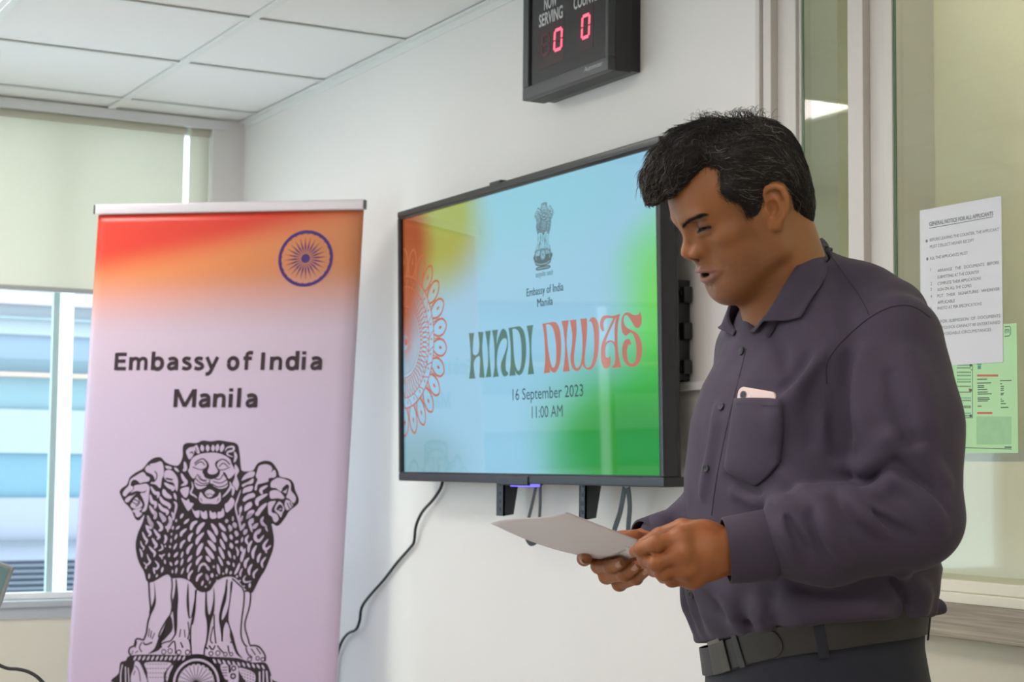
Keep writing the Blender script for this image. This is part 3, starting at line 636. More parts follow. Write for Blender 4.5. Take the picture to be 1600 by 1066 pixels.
for (x0, x1, y) in ((1527,1543,593),(1527,1549,599),(1528,1538,603),(1528,1538,605.5),(1528,1543,609),(1528,1544,613),(1528,1550,616),(1528,1546,622),(1528,1547,624.5),(1528,1544,627),(1528,1534,635),(1563,1581,595),(1563,1566,600),(1564,1569,604),(1564,1569,607),(1564,1569,610),(1564,1569,615),(1564,1568,617),(1564,1566,624),(1564,1569,627),(1564,1572,631),(1564,1576,637)): gk.ribbon([gf.px(x0, y), gf.px(x1, y+(x1-x0)*-0.02)], 0.0016)
for (x0, x1, y) in ((1527, 1560, 587), (1527, 1551, 645.5)): gr.ribbon([gf.px(x0, y), gf.px(x1, y)], 0.0034)
pxr(gr, 1514, 607, 1516.5, 612)
pxr(gt, 1528, 571, 1533, 577); pxr(gt, 1527, 568.5, 1534, 570)
pxr(gm, 1526, 651, 1581, 695)
gk.ribbon([gf.px(1503, 699.5), gf.px(1581, 702)], 0.0012); gk.ribbon([gf.px(1570, 699), gf.px(1581, 699)], 0.002)
rr = [(1570, 511), (1578, 510), (1579.5, 513), (1579.5, 522), (1577, 525), (1570, 526)]; gk.ribbon([gf.px(*p) for p in rr], 0.0014); gk.text('m', gf.px(1570.5, 521), h=0.011)
gk.build('printed_tables', mat('poster_ink', rgb(70, 92, 80), 0.7), gp); gr.build('printed_headings', mat('poster_red', rgb(200, 110, 90), 0.7), gp)
gm.build('printed_map', mat('poster_map', rgb(158, 204, 156), 0.7, noise=0.12, nscale=60), gp); gt.build('printed_marks', mat('poster_teal', rgb(80, 160, 140), 0.7), gp)
# ------------------------------------------------------------------ roll-up banner
BA = CAM+np.array([1.35454592, 4.96998177, 0.73100489]); BB = CAM+np.array([1.97207021, 4.46139182, 0.73100489])
bux = (BB-BA)/0.8; LEAN = 0.0430
buy = np.array([0, 0, 1.0])+bux*LEAN                      # the stand leans to one side
B_BOT = 0.085
bo = BA-buy*(BA[2]-B_BOT)
bf = Frame(bo, bux, buy); BWID = 0.8; BHGT = BA[2]-B_BOT
ban = empty('roll_up_banner', bf(0.4, -B_BOT, 0), 'tall pale lilac roll-up banner with orange top, blue wheel and lion emblem', 'banner')
def wav(u, v):  # slight buckling of the sheet
    return 0.0
def curl(u, v):
    return 0.0*math.sin(u*14+0.6)*min(1, (BHGT-v)*3+0.25)+0.0012*math.sin(u*31+v*2.0)-0.004*math.exp(-((u-0.775)/0.02)**2)
def banner_mat():
    m = bpy.data.materials.new('banner_print'); m.use_nodes = True; t = m.node_tree; b = t.nodes['Principled BSDF']
    b.inputs['Roughness'].default_value = 0.33; b.inputs['Specular IOR Level'].default_value = 0.4
    uv = t.nodes.new('ShaderNodeUVMap'); sp = t.nodes.new('ShaderNodeSeparateXYZ'); t.links.new(uv.outputs[0], sp.inputs[0])
    n = t.nodes.new('ShaderNodeTexNoise'); n.inputs['Scale'].default_value = 1.3; n.inputs['Detail'].default_value = 2; t.links.new(uv.outputs[0], n.inputs['Vector'])
    def step(slope, curve, lo, hi):
        a = t.nodes.new('ShaderNodeMath'); a.operation = 'MULTIPLY_ADD'; a.inputs[1].default_value = slope; t.links.new(sp.outputs[0], a.inputs[0]); t.links.new(sp.outputs[1], a.inputs[2])
        c = t.nodes.new('ShaderNodeMath'); c.operation = 'MULTIPLY_ADD'; c.inputs[1].default_value = curve; t.links.new(n.outputs['Fac'], c.inputs[0]); t.links.new(a.outputs[0], c.inputs[2])
        r = t.nodes.new('ShaderNodeMapRange'); r.interpolation_type = 'SMOOTHSTEP'; r.inputs[1].default_value = lo; r.inputs[2].default_value = hi; t.links.new(c.outputs[0], r.inputs[0]); return r.outputs[0]
    def mix(a, bb, fac):
        x = t.nodes.new('ShaderNodeMix'); x.data_type = 'RGBA'
        for i, q in ((6, a), (7, bb)):
            if isinstance(q, tuple): x.inputs[i].default_value = q
            else: t.links.new(q, x.inputs[i])
        t.links.new(fac, x.inputs[0]); return x.outputs[2]
    # v counted in metres below the top edge, u in metres from the left edge
    orange = mix(rgb(214, 62, 44), rgb(224, 138, 84), step(0.19, 0.03, 0.125, 0.235))
    orange = mix(orange, rgb(204, 130, 84), step(0.6, 0.0, 0.30, 0.62))
    c = mix(orange, rgb(208, 190, 207), step(0.02, 0.03, 0.17, 0.40))
    c = mix(c, rgb(207, 190, 214), step(0.0, 0.0, 0.40, 0.60)); c = mix(c, rgb(200, 178, 204), step(0.0, 0.0, 0.9, 1.5))
    t.links.new(c, b.inputs['Base Color']); return m
NU, NV = 60, 60
V = []; UV = []; Fc = []
for j in range(NV+1):
    for i in range(NU+1):
        u, v = BWID*i/NU, BHGT*j/NV; V.append(bf(u, v, -0.012*max(0.0, (u-0.755)/0.045)**2-0.004*max(0.0, (0.02-u)/0.02)**2)); UV.append((u, BHGT-v))
for j in range(NV):
    for i in range(NU): a = j*(NU+1)+i; Fc.append((a, a+1, a+NU+2, a+NU+1))
me = bpy.data.meshes.new('sheet'); me.from_pydata([tuple(v) for v in V], [], Fc); me.update()
ul = me.uv_layers.new(name='uv')
for lp in me.loops: ul.data[lp.index].uv = UV[lp.vertex_index]
sheet = link_mesh('sheet', me, banner_mat(), ban, smooth=True)
so = sheet.modifiers.new('thickness', 'SOLIDIFY'); so.thickness = 0.0004; so.offset = -1
m = MB(); m.obox(bf, (-0.006, BHGT-0.006, -0.010), (BWID+0.006, BHGT+0.024, 0.012)); m.build('top_rail', mat('silver_rail', rgb(214, 210, 214), 0.3, metal=0.3), ban, bevel=0.004)
m = MB()
for u in (-0.008, BWID+0.006): m.obox(bf, (u, BHGT-0.004, -0.011), (u+0.002, BHGT+0.022, 0.013))
m.build('rail_end_cap', M['dark'], ban)
MB().tube([bf(0.4, 0.02-B_BOT, -0.03), bf(0.4, BHGT, -0.012)], 0.008, 10).build('pole', mat('pole_alu', rgb(190, 190, 194), 0.3, metal=0.8), ban, smooth=True)
m = MB(); bz0 = bf(0, -B_BOT, 0)
fl = Frame(np.array([bz0[0], bz0[1], 0.0]), bux, (0, 0, 1)); m.obox(fl, (-0.01, 0.012, -0.06), (BWID+0.01, B_BOT+0.005, 0.03)).build('base', mat('base_alu', rgb(186, 188, 192), 0.3, metal=0.7), ban, bevel=0.012)
for u in (0.12, 0.68):
    MB().obox(fl, (u-0.03, 0.0, -0.20), (u+0.03, 0.012, 0.17)).build('foot', M['dark'], ban, bevel=0.003)
INK = mat('banner_dark_ink', rgb(36, 18, 26), 0.35); PALE = mat('banner_pale_ink', rgb(200, 181, 206), 0.33)
n1 = 0.0006
tx = Flat(bf, n1)
GLY = {'E': (.70, [[(.1,0),(.1,1)],[(.1,.91),(.58,.91)],[(.1,.52),(.54,.52)],[(.1,.09),(.58,.09)]]), 'M': (1.14, [[(.1,0),(.1,1)],[(.13,.97),(.53,.04)],[(.93,.97),(.53,.04)],[(.96,0),(.96,1)]]), 'I': (.46, [[(.14,0),(.14,1)]]),
 'm': (1.06, [[(.1,0),(.1,.76)],[(.1,.44),(.17,.60),(.29,.67),(.40,.64),(.46,.5),(.46,0)],[(.46,.44),(.53,.60),(.65,.67),(.76,.64),(.82,.5),(.82,0)]]), 'n': (.72, [[(.1,0),(.1,.76)],[(.1,.44),(.18,.60),(.31,.67),(.44,.64),(.5,.5),(.5,0)]]),
 'b': (.74, [[(.1,0),(.1,1.07)],[(.1,.38),(.14,.56),(.24,.66),(.38,.67),(.50,.58),(.54,.38),(.50,.18),(.38,.08),(.24,.09),(.14,.20),(.1,.38)]]), 'd': (.76, [[(.55,0),(.55,1.07)],[(.55,.38),(.51,.20),(.41,.09),(.27,.08),(.15,.18),(.11,.38),(.15,.58),(.27,.67),(.41,.66),(.51,.56),(.55,.38)]]),
 'a': (.68, [[(.10,.60),(.20,.66),(.34,.67),(.45,.60),(.49,.46),(.49,0)],[(.49,.42),(.33,.41),(.19,.36),(.12,.25),(.15,.12),(.26,.08),(.38,.13),(.47,.24)]]), 's': (.58, [[(.45,.62),(.34,.67),(.22,.67),(.14,.59),(.18,.48),(.30,.40),(.42,.32),(.46,.20),(.38,.10),(.24,.08),(.09,.13)]]),
 'y': (.66, [[(.07,.75),(.32,.10)],[(.58,.75),(.32,.04),(.24,-.14),(.15,-.21),(.05,-.21)]]), 'o': (.76, [[(.11,.375),(.15,.57),(.26,.67),(.38,.67),(.49,.57),(.53,.375),(.49,.18),(.38,.08),(.26,.08),(.15,.18),(.11,.375)]]), 'f': (.47, [[(.19,0),(.19,.80),(.24,.94),(.34,.985),(.47,.97)],[(.03,.665),(.43,.665)]]),
 'i': (.38, [[(.1,0),(.1,.75)],[(.1,.87),(.1,1.05)]]), 'l': (.38, [[(.1,0),(.1,1.07)]]), ' ': (.34, [])}
def bold_text(fl, body, pl, pr, cap, w=0.185):
    a, b = bf.px(*pl), bf.px(*pr); m = ((pl[0]+pr[0])/2, (pl[1]+pr[1])/2); h = bf.px(m[0], m[1]-cap)[1]-bf.px(*m)[1]
    adv = sum(GLY[c][0] for c in body)-0.10; k = (b[0]-a[0])/adv; x = a[0]; y = (a[1]+b[1])/2
    for c in body:
        for st in GLY[c][1]:
            fl.n += 0.00002
            q = spline(st, False, 5) if len(st) > 2 and c != 'M' else st
            fl.ribbon([(x+p[0]*k, y+p[1]*h) for p in q], w*(k if st[0][0] == st[-1][0] else (k+h)/2))
        x += GLY[c][0]*k
bold_text(tx, 'Embassy of India', (178, 578.5), (503, 578.5), 27.5); bold_text(tx, 'Manila', (270.5, 637), (402, 636.5), 28.5)
tx.build('lettering', mat('banner_title_ink', rgb(50, 28, 38), 0.35), sheet)
# wheel with 24 spokes
wh = Flat(bf, n1); c = bf.px(477.5, 404); rx = (bf.px(520.5, 404)[0]-bf.px(435, 404)[0])/2; ry = (bf.px(477, 360)[1]-bf.px(477, 448)[1])/2; R_ = (rx+ry)/2
wh.disc(c, R_*0.885, R_, 72); wh.disc(c, 0, R_*0.165, 32)
for k in range(24):
    t0 = 2*math.pi*k/24+0.065; e = lambda r, t: (c[0]+r*math.cos(t), c[1]+r*math.sin(t))
    wh.poly([e(R_*0.19, t0-0.03), e(R_*0.40, t0-0.070), e(R_*0.78, t0), e(R_*0.40, t0+0.070), e(R_*0.19, t0+0.03)])
    t1 = t0+math.pi/24
    wh.poly([e(R_*0.89, t1-0.04), e(R_*0.862, t1-0.02), e(R_*0.862, t1+0.02), e(R_*0.89, t1+0.04)])
wh.build('wheel_emblem', mat('banner_violet_ink', rgb(62, 22, 112), 0.35), sheet)
# ---- lion emblem, drawn once as dark and pale shapes (coordinates in enlarged views of the print), used on banner and slide
VIEW = {'4': (2.6255, 90, 660), 'A': (7.107, 180, 680), 'B': (7.617, 270, 680), 'C': (7.615, 350, 700), 'D': (8.2, 200, 800), 'E': (8.2, 310, 800), 'F': (6.057, 180, 890), 'G': (6.057, 300, 890)}
def nums(s): 
    v = [float(x) for x in s.replace(',', ' ').split()]; return list(zip(v[0::2], v[1::2]))
# entries: layer (0 dark ground, 1 pale, 2 dark detail, 3 pale on detail), view, kind (p filled, w stroke, t tapered leaf stroke), width, points
EM = []
def em(layer, view, kind, width, s): EM.append((layer, view, kind, width, nums(s)))
em(0,'4','p',0,"255 290 262 272 285 255 295 228 320 207 350 190 375 160 400 145 425 145 445 165 480 178 500 172 513 140 514 100 530 85 570 85 595 75 630 78 660 74 690 78 735 88 746 120 752 180 760 200 800 198 820 170 850 158 880 165 905 200 912 222 950 232 968 250 975 280 988 310 985 335 950 365 935 390 905 425 880 416 882 440 888 480 884 520 870 560 852 605 830 640 805 690 793 700 765 680 730 640 690 635 650 655 625 690 590 697 565 680 545 655 510 640 470 640 450 625 410 645 385 657 365 650 355 615 332 570 320 510 328 460 348 412 356 380 335 403 318 395 305 365 290 345 272 325")
em(1,'A','p',0,"175 490 230 452 310 412 350 455 385 472 375 510 330 522 270 532 235 500 205 498 180 520 172 560 195 572 200 600 150 640 115 680 88 668 88 640 112 602 150 562 160 520")
em(1,'A','p',0,"215 562 290 548 350 542 382 580 378 640 372 720 358 790 340 840 296 850 330 780 305 700 280 650 325 640 350 612 300 632 240 620 172 640 210 600")
em(1,'A','p',0,"190 745 240 692 300 760 290 798 222 818 172 790")
em(1,'A','p',0,"110 720 150 682 200 670 232 645 185 700 150 742 120 745")
em(1,'A','p',0,"192 842 230 822 300 812 268 850 300 872 262 910 230 902 222 870")
em(1,'A','p',0,"335 370 380 325 450 310 500 292 525 312 540 370 538 450 520 482 512 532 500 590 450 550 392 535 440 500 415 442 352 410")
em(2,'A','w',13,"440 400 465 440 455 492 422 525"); em(2,'A','w',16,"372 310 385 340"); em(2,'A','w',12,"205 712 262 742 250 790"); em(2,'A','w',11,"190 742 236 772 230 800"); em(2,'A','w',9,"255 690 275 760 240 760")
em(2,'A','w',16,"190 520 205 505 240 512 262 532"); em(2,'A','w',14,"300 532 372 528")
em(1,'A','p',0,"560 342 620 352 625 376 570 372"); em(1,'A','p',0,"655 360 690 370 710 408 672 395")
em(1,'A','p',0,"556 400 620 390 680 450 700 520 690 620 670 600 650 532 580 512 545 470"); em(2,'A','w',20,"562 482 640 498")
for s, w in (("545 530 600 570 645 590 630 620",48),("535 600 560 660 630 700",55),("495 680 530 740 600 780 600 820",46),("480 760 520 820 580 850 570 890",44),("395 570 440 640 480 650 470 700",40),("390 660 410 740 450 760 440 820",44),("380 780 420 850 450 880 430 930",44),("360 890 385 960 410 1000 390 1030",44),("490 860 530 920 540 960",46),("655 640 680 720",30),("650 740 680 780 650 920",28),("600 900 620 960 600 1050",34)): em(1,'A','t',w,s)
for s, w in (("250 50 275 110 305 150 300 200 265 195 225 170",40),("335 0 360 50 340 95",35),("400 10 440 60 470 100 440 130",50),("370 120 420 170 430 220 390 245",45),("230 180 260 240 290 280 260 315",38),("330 220 370 280 400 320 370 355",42),("185 255 215 330 245 370 225 420",35),("310 335 340 390 365 430 335 470",42),("160 370 180 430 205 460 190 495",25),("270 440 310 490 345 530 330 580",36),("150 470 175 530 180 585",28),("245 540 265 600 285 640 240 680 200 640",26),("240 680 225 735",24),("345 625 390 680 370 730 330 720",30),("325 710 345 800",26),("276 790 270 860",28),("380 800 362 840",28),("450 705 430 780",34),("425 410 445 470 390 500",24),("400 550 430 570 475 540",28),("430 570 440 610",20),("470 610 480 670",26),("520 60 540 130 510 200 515 260",34),("485 180 500 220",28),("470 295 490 340 465 410",38),("478 425 480 455",20),("560 0 585 60 575 110",36),
 ("710 20 670 85",38),("622 92 615 135",26),("785 90 715 155",38),("665 180 615 225",34),("582 180 570 230",28),("564 268 555 302",22),("630 285 600 358",30),("755 215 690 270 680 318",42),("892 120 830 160 803 238",50),("985 138 920 200 883 288",58),("832 272 788 330 790 382",44),("556 338 550 398",22),("737 362 690 410 673 472",38),("627 402 583 484",30),("538 428 542 468",28),("975 265 900 350 878 422",52),("832 407 775 480 763 544",46),("960 400 920 470 883 564",56),("642 516 588 584",36),("707 506 680 594",30),("530 525 524 584",28),("822 556 763 644",40),("952 566 900 620 878 684",44),("538 642 564 694",30),("642 620 602 684",36),("707 596 678 694",32),("817 656 775 720 763 784",32),("900 772 930 690 985 670 1042 742",34),("717 716 680 804",26),("627 711 613 794",26),("569 742 571 790",22),("837 746 785 810 780 874",34),("957 786 900 830 878 898",36),("1000 796 1032 884",42),("967 880 943 950",30),("1002 946 993 974",24),("1058 880 1045 928",18)): em(1,'D','t',w,s)
for s, w in (("165 148 220 230 240 302",50),("118 236 180 320 222 392",60),("265 143 310 200 352 247",47),("300 262 340 330 362 382",47),("118 366 180 430 222 502",54),("280 348 310 420 342 482",42),("90 448 150 530 202 604",54),("265 448 300 530 332 604",44),("98 566 155 644",48),("255 568 290 640 312 692",34),("100 688 145 754",38),("194 686 202 720",28),("243 668 272 804",38),("175 785 176 845",44),("98 796 128 876",42),("235 805 239 826",24),("238 870 243 890",28),("152 885 144 925",22),("318 780 322 806",26),("362 92 358 145",36),("440 56 446 114",26),("395 178 422 210 400 252",34),("440 148 482 208",38),("480 248 502 290 475 307",34),("410 288 432 358",44),("488 366 496 404",48),("410 396 437 474",48),("480 448 507 510 500 572",28),("383 496 417 594",34),("458 556 466 610",26),("366 632 404 680",38),("448 650 456 710",28),("366 716 358 795",32),("422 756 408 805",32),("488 816 502 844",32),("524 874 532 896",34),("582 944 588 962",30),
 ("540 18 520 80 540 200 545 242",30),("572 56 533 124",32),("602 148 553 234",28),("627 222 588 294",38),("692 8 622 84",47),("712 88 660 130 690 262",42),("772 148 690 202",42),("802 218 740 270 730 340 778 372 842 298",45),("647 298 610 360 642 422",36),("692 368 650 440 645 524",38),("897 348 840 430 865 482 932 428",40),("868 490 870 532",24),("747 428 700 520 706 604",42),("802 528 770 590 764 654",38),("867 578 815 650 827 718",32),("652 588 603 650 606 724",44),("692 668 650 740 656 814",38),("767 728 710 790 716 854",30),("567 323 553 394",28),("602 468 565 570 550 644",47),("532 653 500 740 463 804",38),("567 723 540 780 540 834",28),("612 813 580 860 600 900 682 888",24),("662 908 655 974",30),("837 58 805 110 830 165 872 178",32),("858 188 888 254",24),("752 -4 738 52",34),("550 440 562 514",44)): em(1,'E','t',w,s)
em(1,'C','p',0,"395 280 420 215 490 195 550 210 575 248 562 290 600 260 620 300 610 350 537 360 525 400 462 420 402 440 390 500 365 500 372 450 400 380 380 340")
em(1,'C','p',0,"560 410 610 370 650 355 720 370 780 400 798 450 800 510 848 570 855 620 825 660 780 610 742 590 750 552 730 540 700 520 740 500 762 450 702 470 680 520 620 480 562 470")
em(1,'C','p',0,"550 520 600 502 650 512 700 560 720 598 690 608 640 600 562 605 545 570")
em(1,'C','p',0,"530 650 600 632 615 642 572 720 572 768 630 790 650 850 620 885 590 870 572 820 532 790 525 720")
em(1,'C','p',0,"602 730 650 642 690 662 720 730 700 770 680 828 650 790"); em(2,'C','p',0,"622 730 662 672 700 702 690 760 652 748"); em(3,'C','w',10,"655 735 690 725")
em(1,'C','p',0,"740 620 790 640 820 690 762 740 740 730 722 680"); em(2,'C','w',12,"750 652 782 722"); em(2,'C','w',12,"782 652 808 700"); em(2,'C','w',18,"690 520 735 452 765 450 760 500 740 570")
for s in ("210 390 250 322 320 280 370 292 350 342 290 360","215 440 290 402 350 362 342 420 270 440 230 465","225 542 240 482 340 452 330 510 260 530","225 612 270 562 350 537 370 580 300 608 240 640","245 750 255 682 320 642 335 690 280 740","265 842 290 762 350 737 360 770 300 830"): em(1,'C','p',0,s)
for s, w in (("522 448 440 500 460 552",42),("522 548 400 620 402 692",52),("512 658 430 740 398 812",52),("472 818 450 880 512 942",32),("348 848 318 902",50),("402 908 338 962",46),("442 968 378 1032",46),("202 498 160 620 140 720 202 972",24),("207 688 190 782",38),("222 808 193 884",36),("242 898 208 974",30),("108 816 106 874",26),("30 846 36 894",44),("58 916 92 984",48),("118 886 142 954",52),("140 986 150 1034",46),("257 968 238 1034",36)): em(1,'C','t',w,s)
em(1,'B','p',0,"215 310 250 262 330 226 420 212 520 212 610 240 680 286 700 340 735 410 735 460 670 520 640 470 612 440 600 460 655 560 640 620 560 640 490 610 440 572 380 625 300 642 262 590 262 545 300 455 245 520 185 430 200 390")
em(2,'B','p',0,"365 285 410 310 434 370 415 430 430 458 470 468 515 458 540 425 522 395 503 345 530 302 550 312 527 350 540 392 565 425 545 490 470 527 395 512 368 470 352 428 392 390 405 345")
for s, w in (("260 340 300 305 360 283 410 322",15),("265 362 310 326 350 322 382 362",13),("238 380 300 405 350 412 392 392",11),("530 322 580 290 630 300 682 352",15),("550 378 590 340 620 342 657 377",13),("530 410 600 415 684 380",11),("300 470 330 530 402 552",12),("275 518 340 575 432 570",12),("268 572 330 602 422 592",13),("500 520 560 526 602 468",12),("480 550 570 572 645 532",12),("462 580 540 618 620 602 664 562",13),("440 530 440 605",14),("320 480 350 530 415 535",9)): em(2,'B','w',w,s)
em(1,'B','p',0,"320 702 340 682 385 742 450 762 530 732 560 682 570 702 570 780 520 820 440 816 350 814 312 770"); em(1,'B','p',0,"385 682 440 646 500 682 480 722 430 742 400 722")
em(2,'B','w',9,"400 690 420 716 440 690"); em(2,'B','w',10,"330 750 350 790"); em(2,'B','w',10,"550 750 530 790"); em(2,'B','w',9,"450 700 480 715 500 695")
for s, w in (("225 555 240 620 215 690 260 722 292 752",24),("680 555 690 612 650 680 588 742",28),("345 116 357 196",48),("413 116 419 196",50),("480 116 480 196",48),("537 106 525 196",48),("602 106 573 202",54),("622 192 650 150 720 140 720 182 662 200 650 232 722 262",26),("735 198 752 260 730 325",36),("690 605 722 640 710 724",38),("140 315 152 400 120 424",46),("100 455 130 520 160 570 98 604",46)): em(1,'B','t',w,s)
for s in ("160 190 200 150 250 140 290 120 322 210 292 216 262 180 250 230 202 290 170 240","740 350 790 420 762 480 772 520 790 590 762 660 740 620 710 580 740 500","90 650 190 620 180 720 140 742","100 750 160 780 190 760 205 800 250 820 202 890 170 890","225 870 262 905 320 900 310 980 270 972","330 900 365 920 400 900 410 990 350 985","440 900 475 925 510 920 520 985 450 990","535 920 575 910 600 870 612 960 540 992","620 830 655 800 700 742 735 790 712 860 640 922"): em(1,'B','p',0,s)
em(2,'B','w',13,"202 215 235 200 240 230"); em(2,'B','w',9,"270 150 292 200"); em(2,'B','w',12,"425 905 430 940 415 970")
# legs, paws, pedestal
for v, s, w in (('F',"318 105 325 250 335 400 310 500 296 600 268 672",18),('F',"530 55 540 150 530 260 538 340 525 420 480 490 430 580 408 642",15),('F',"575 95 590 260 582 400 580 540 568 622",15),('F',"770 190 750 330 730 470 715 560 714 700 722 812",15),('F',"620 565 608 642",9),('F',"655 568 662 642",9),('F',"690 495 700 600 686 662",11),('F',"575 600 540 660 515 682",13),('F',"270 670 202 658 180 720 140 742 130 782 152 822",17),('F',"205 680 188 742",11),('F',"252 690 230 740 252 782",12),('F',"170 770 158 802",9),('F',"216 770 190 792",9),('F',"265 690 290 712 352 690",15),('F',"325 560 315 640",9),('F',"345 580 335 650",9),('F',"375 600 350 660",9),('F',"430 712 470 690 522 680",13),('F',"500 740 560 680 572 802",13),('F',"620 690 642 742",13),('F',"700 660 720 740",14),('F',"440 740 430 700 470 560",20),
 ('G',"35 195 30 350 20 440 4 522",15),('G',"135 195 130 400 145 480 150 560 140 680 120 750 115 822",16),('G',"210 425 212 560 226 702",13),('G',"200 540 175 660 196 702",11),('G',"332 95 310 250 270 400 265 480 280 580 286 682",15),('G',"380 85 430 130 490 200 490 330 470 480 465 620 490 700 522 732",15),('G',"500 205 552 220 545 350 500 520 530 650 546 712",15),('G',"545 720 630 730 690 810 690 872",17),('G',"560 750 602 812",11),('G',"610 740 652 802",11),('G',"510 740 530 800 572 832",13),('G',"160 720 192 762",15),('G',"220 720 198 762",13),('G',"240 720 270 760 302 792",13),('G',"340 720 352 792",13),('G',"360 690 395 688",14),('G',"130 740 152 752",17)): em(0,v,'w',w,s)
for v, s in (('F',"368 105 385 260 380 340 335 432 322 400 352 330 372 250"),('F',"525 90 545 280 568 180 575 90 592 260 582 400 580 540 568 620 558 560 545 400 520 440 545 350"),('F',"690 125 675 300 690 440 710 462 750 400 772 200 755 260 722 430 706 440 700 300"),('F',"490 480 525 440 545 560 480 650 440 690 430 740 400 772 310 800 370 750 410 650 450 580"),
 ('G',"140 180 145 330 165 430 200 300 205 170 216 260 210 400 180 500 160 620 134 740 150 600 140 480 130 330"),('G',"330 150 325 280 290 400 285 480 330 400 355 280 365 130 386 120 370 250 350 400 350 500 390 620 410 700 440 790 482 842 420 800 380 700 350 600 330 500 300 560 290 680 268 560 258 420")): em(0,v,'p',0,s)
em(1,'G','t',46,"325 505 338 600 322 690")
for v, x, y, r in (('F',460,780,22),('F',520,772,22),('F',602,785,22),('F',685,785,22),('G',180,797,20),('G',246,792,22),('G',316,802,18),('G',372,802,16),('G',545,852,20),('G',622,842,18),('G',670,852,18)):
    em(0,v,'c',9,"%d %d %d %d" % (x, y, r, 0))
em(0,'F','p',0,"15 1080 35 980 50 882 100 862 138 818 300 806 720 815 850 830 860 1080"); em(0,'G','p',0,"-20 1080 -20 830 130 826 420 838 560 880 690 882 735 950 760 1040 765 1080")
for k in range(12): x = 175+k*42; em(1,'F','t',21,"%d %d %d %d" % (x, 862, x+26, 818))
for k in range(11): x = 200+k*46; y = 846+k*5.6; em(1,'G','t',21,"%d %d %d %d" % (x, y, x+28, y+44))
em(1,'F','p',0,"290 882 520 882 502 930 462 990 450 1080 325 1080 302 960"); em(1,'F','p',0,"190 872 230 882 270 960 300 1080 165 1080 150 1010 178 930"); em(1,'F','t',30,"547 905 502 980 490 1060")
for k in range(4):
    for j in range(8): em(2,'F','w',7,"%d %d %d %d" % (300+j*26, 896+k*42, 314+j*26, 896+k*42))
for k in range(7): em(2,'F','w',8,"%d %d %d %d" % (236+k*11, 900+k*24, 262+k*8, 892+k*24))
em(2,'F','w',9,"190 910 225 960 240 1060"); em(2,'F','w',9,"175 1000 190 960")
for s, w in (("70 900 55 980 52 1080",12),("98 920 100 1080",11),("125 930 132 1080",9)): em(1,'F','w',w,s)
em(1,'G','p',0,"270 912 338 906 345 1030 310 1030"); em(1,'G','p',0,"367 910 430 910 442 1000 430 1080 350 1080 345 990 372 970"); em(1,'G','p',0,"450 930 590 982 590 1080 530 1080 462 990")
em(2,'G','c',14,"395 936 20 0"); em(2,'G','c',16,"390 1010 22 0")
for k in range(4):
    for j in range(5): em(2,'G','w',8,"%d %d %d %d" % (470+j*26, 952+k*28+j*9, 482+j*26, 956+k*28+j*9))
    em(2,'G','w',8,"%d %d %d %d" % (285, 928+k*26, 335, 926+k*26))
for s, w in (("640 968 642 1080",16),("676 956 676 1080",13),("706 960 716 1080",17),("748 1008 756 1080",13)): em(1,'G','w',w,s)
# wheel of the pedestal (pixel centre and radii) and the bell below it, which only the slide shows in full
PX = (1.0, 0.0, 0.0); VIEW['P'] = PX
WC = (306.5, 1068.0)
em(0,'P','c',9,"%f %f 41 0" % WC); em(1,'P','c',3.6,"%f %f 36.5 0" % WC); em(0,'P','d',0,"%f %f 33.6 0" % WC); em(1,'P','d',0,"%f %f 30 0" % WC)
for k in range(24):
    a = 2*math.pi*(k+.5)/24; em(2,'P','w',1.0,"%f %f %f %f" % (WC[0]+4*math.cos(a), WC[1]+4*math.sin(a), WC[0]+28*math.cos(a), WC[1]+28*math.sin(a)))
    a = 2*math.pi*k/24; em(2,'P','d',0,"%f %f 1.7 0" % (WC[0]+30*math.cos(a), WC[1]+30*math.sin(a)))
em(2,'P','d',0,"%f %f 4.5 0" % WC)
BELL = [("182 1066 184 1110 200 1135 240 1146 307 1150 374 1146 412 1135 427 1110 427 1066", 'p', 0, 0), ("222 1152 392 1152 396 1176 218 1176", 'p', 0, 0), ("200 1120 250 1134 307 1137 364 1134 410 1120", 'w', 5, 1), ("205 1070 208 1100", 'w', 6, 1), ("226 1164 388 1164", 'w', 5, 1), ("404 1070 402 1100", 'w', 6, 1)]
def draw_emblem(fr, mp, base, mats, parent, lift=None, bell=False, step=0.00025, lo=-1e9):
    """mp turns a photo-pixel point of the banner print into plane coordinates, unit size k at that point"""
    ents = list(EM)+([(l, 'P', kd, w, nums(s)) for (s, kd, w, l) in BELL] if bell else [])
    out = [Flat(fr, base+step*i, lift) for i in range(4)]
    c0 = np.array(mp(300, 850)); k = abs(mp(300, 849)[1]-c0[1])
    for (ly, vw, kd, w, pts) in ents:
        sc, ox, oy = VIEW[vw]; F_ = out[ly]
        if kd in 'cd':
            c = mp(ox+pts[0][0]/sc, oy+pts[0][1]/sc); r = pts[1][0]/sc*k; h = w/sc*k/2
            F_.disc(c, 0 if kd == 'd' else r-h, r+(h if kd == 'c' else 0), 40 if r > 0.02 else 14); continue
        q = [mp(ox+p[0]/sc, oy+p[1]/sc) for p in (spline(pts, kd == 'p', 4) if len(pts) > 2 else (pts if kd != 't' else [np.array(pts[0])*(1-t/4)+np.array(pts[1])*t/4 for t in range(5)]))]
        q = [(p[0], max(p[1], lo)) for p in q]
        if kd == 'p': F_.poly(q)
        else: F_.ribbon(q, w/sc*k, 2 if kd == 't' else False)
    o = None
    for i, F_ in enumerate(out):
        o2 = F_.build('emblem_lines' if i % 2 == 0 else 'emblem_fill', mats[i % 2], parent)
draw_emblem(bf, lambda x, y: bf.px(x, y), n1, (INK, PALE), sheet, None, lo=0.01)
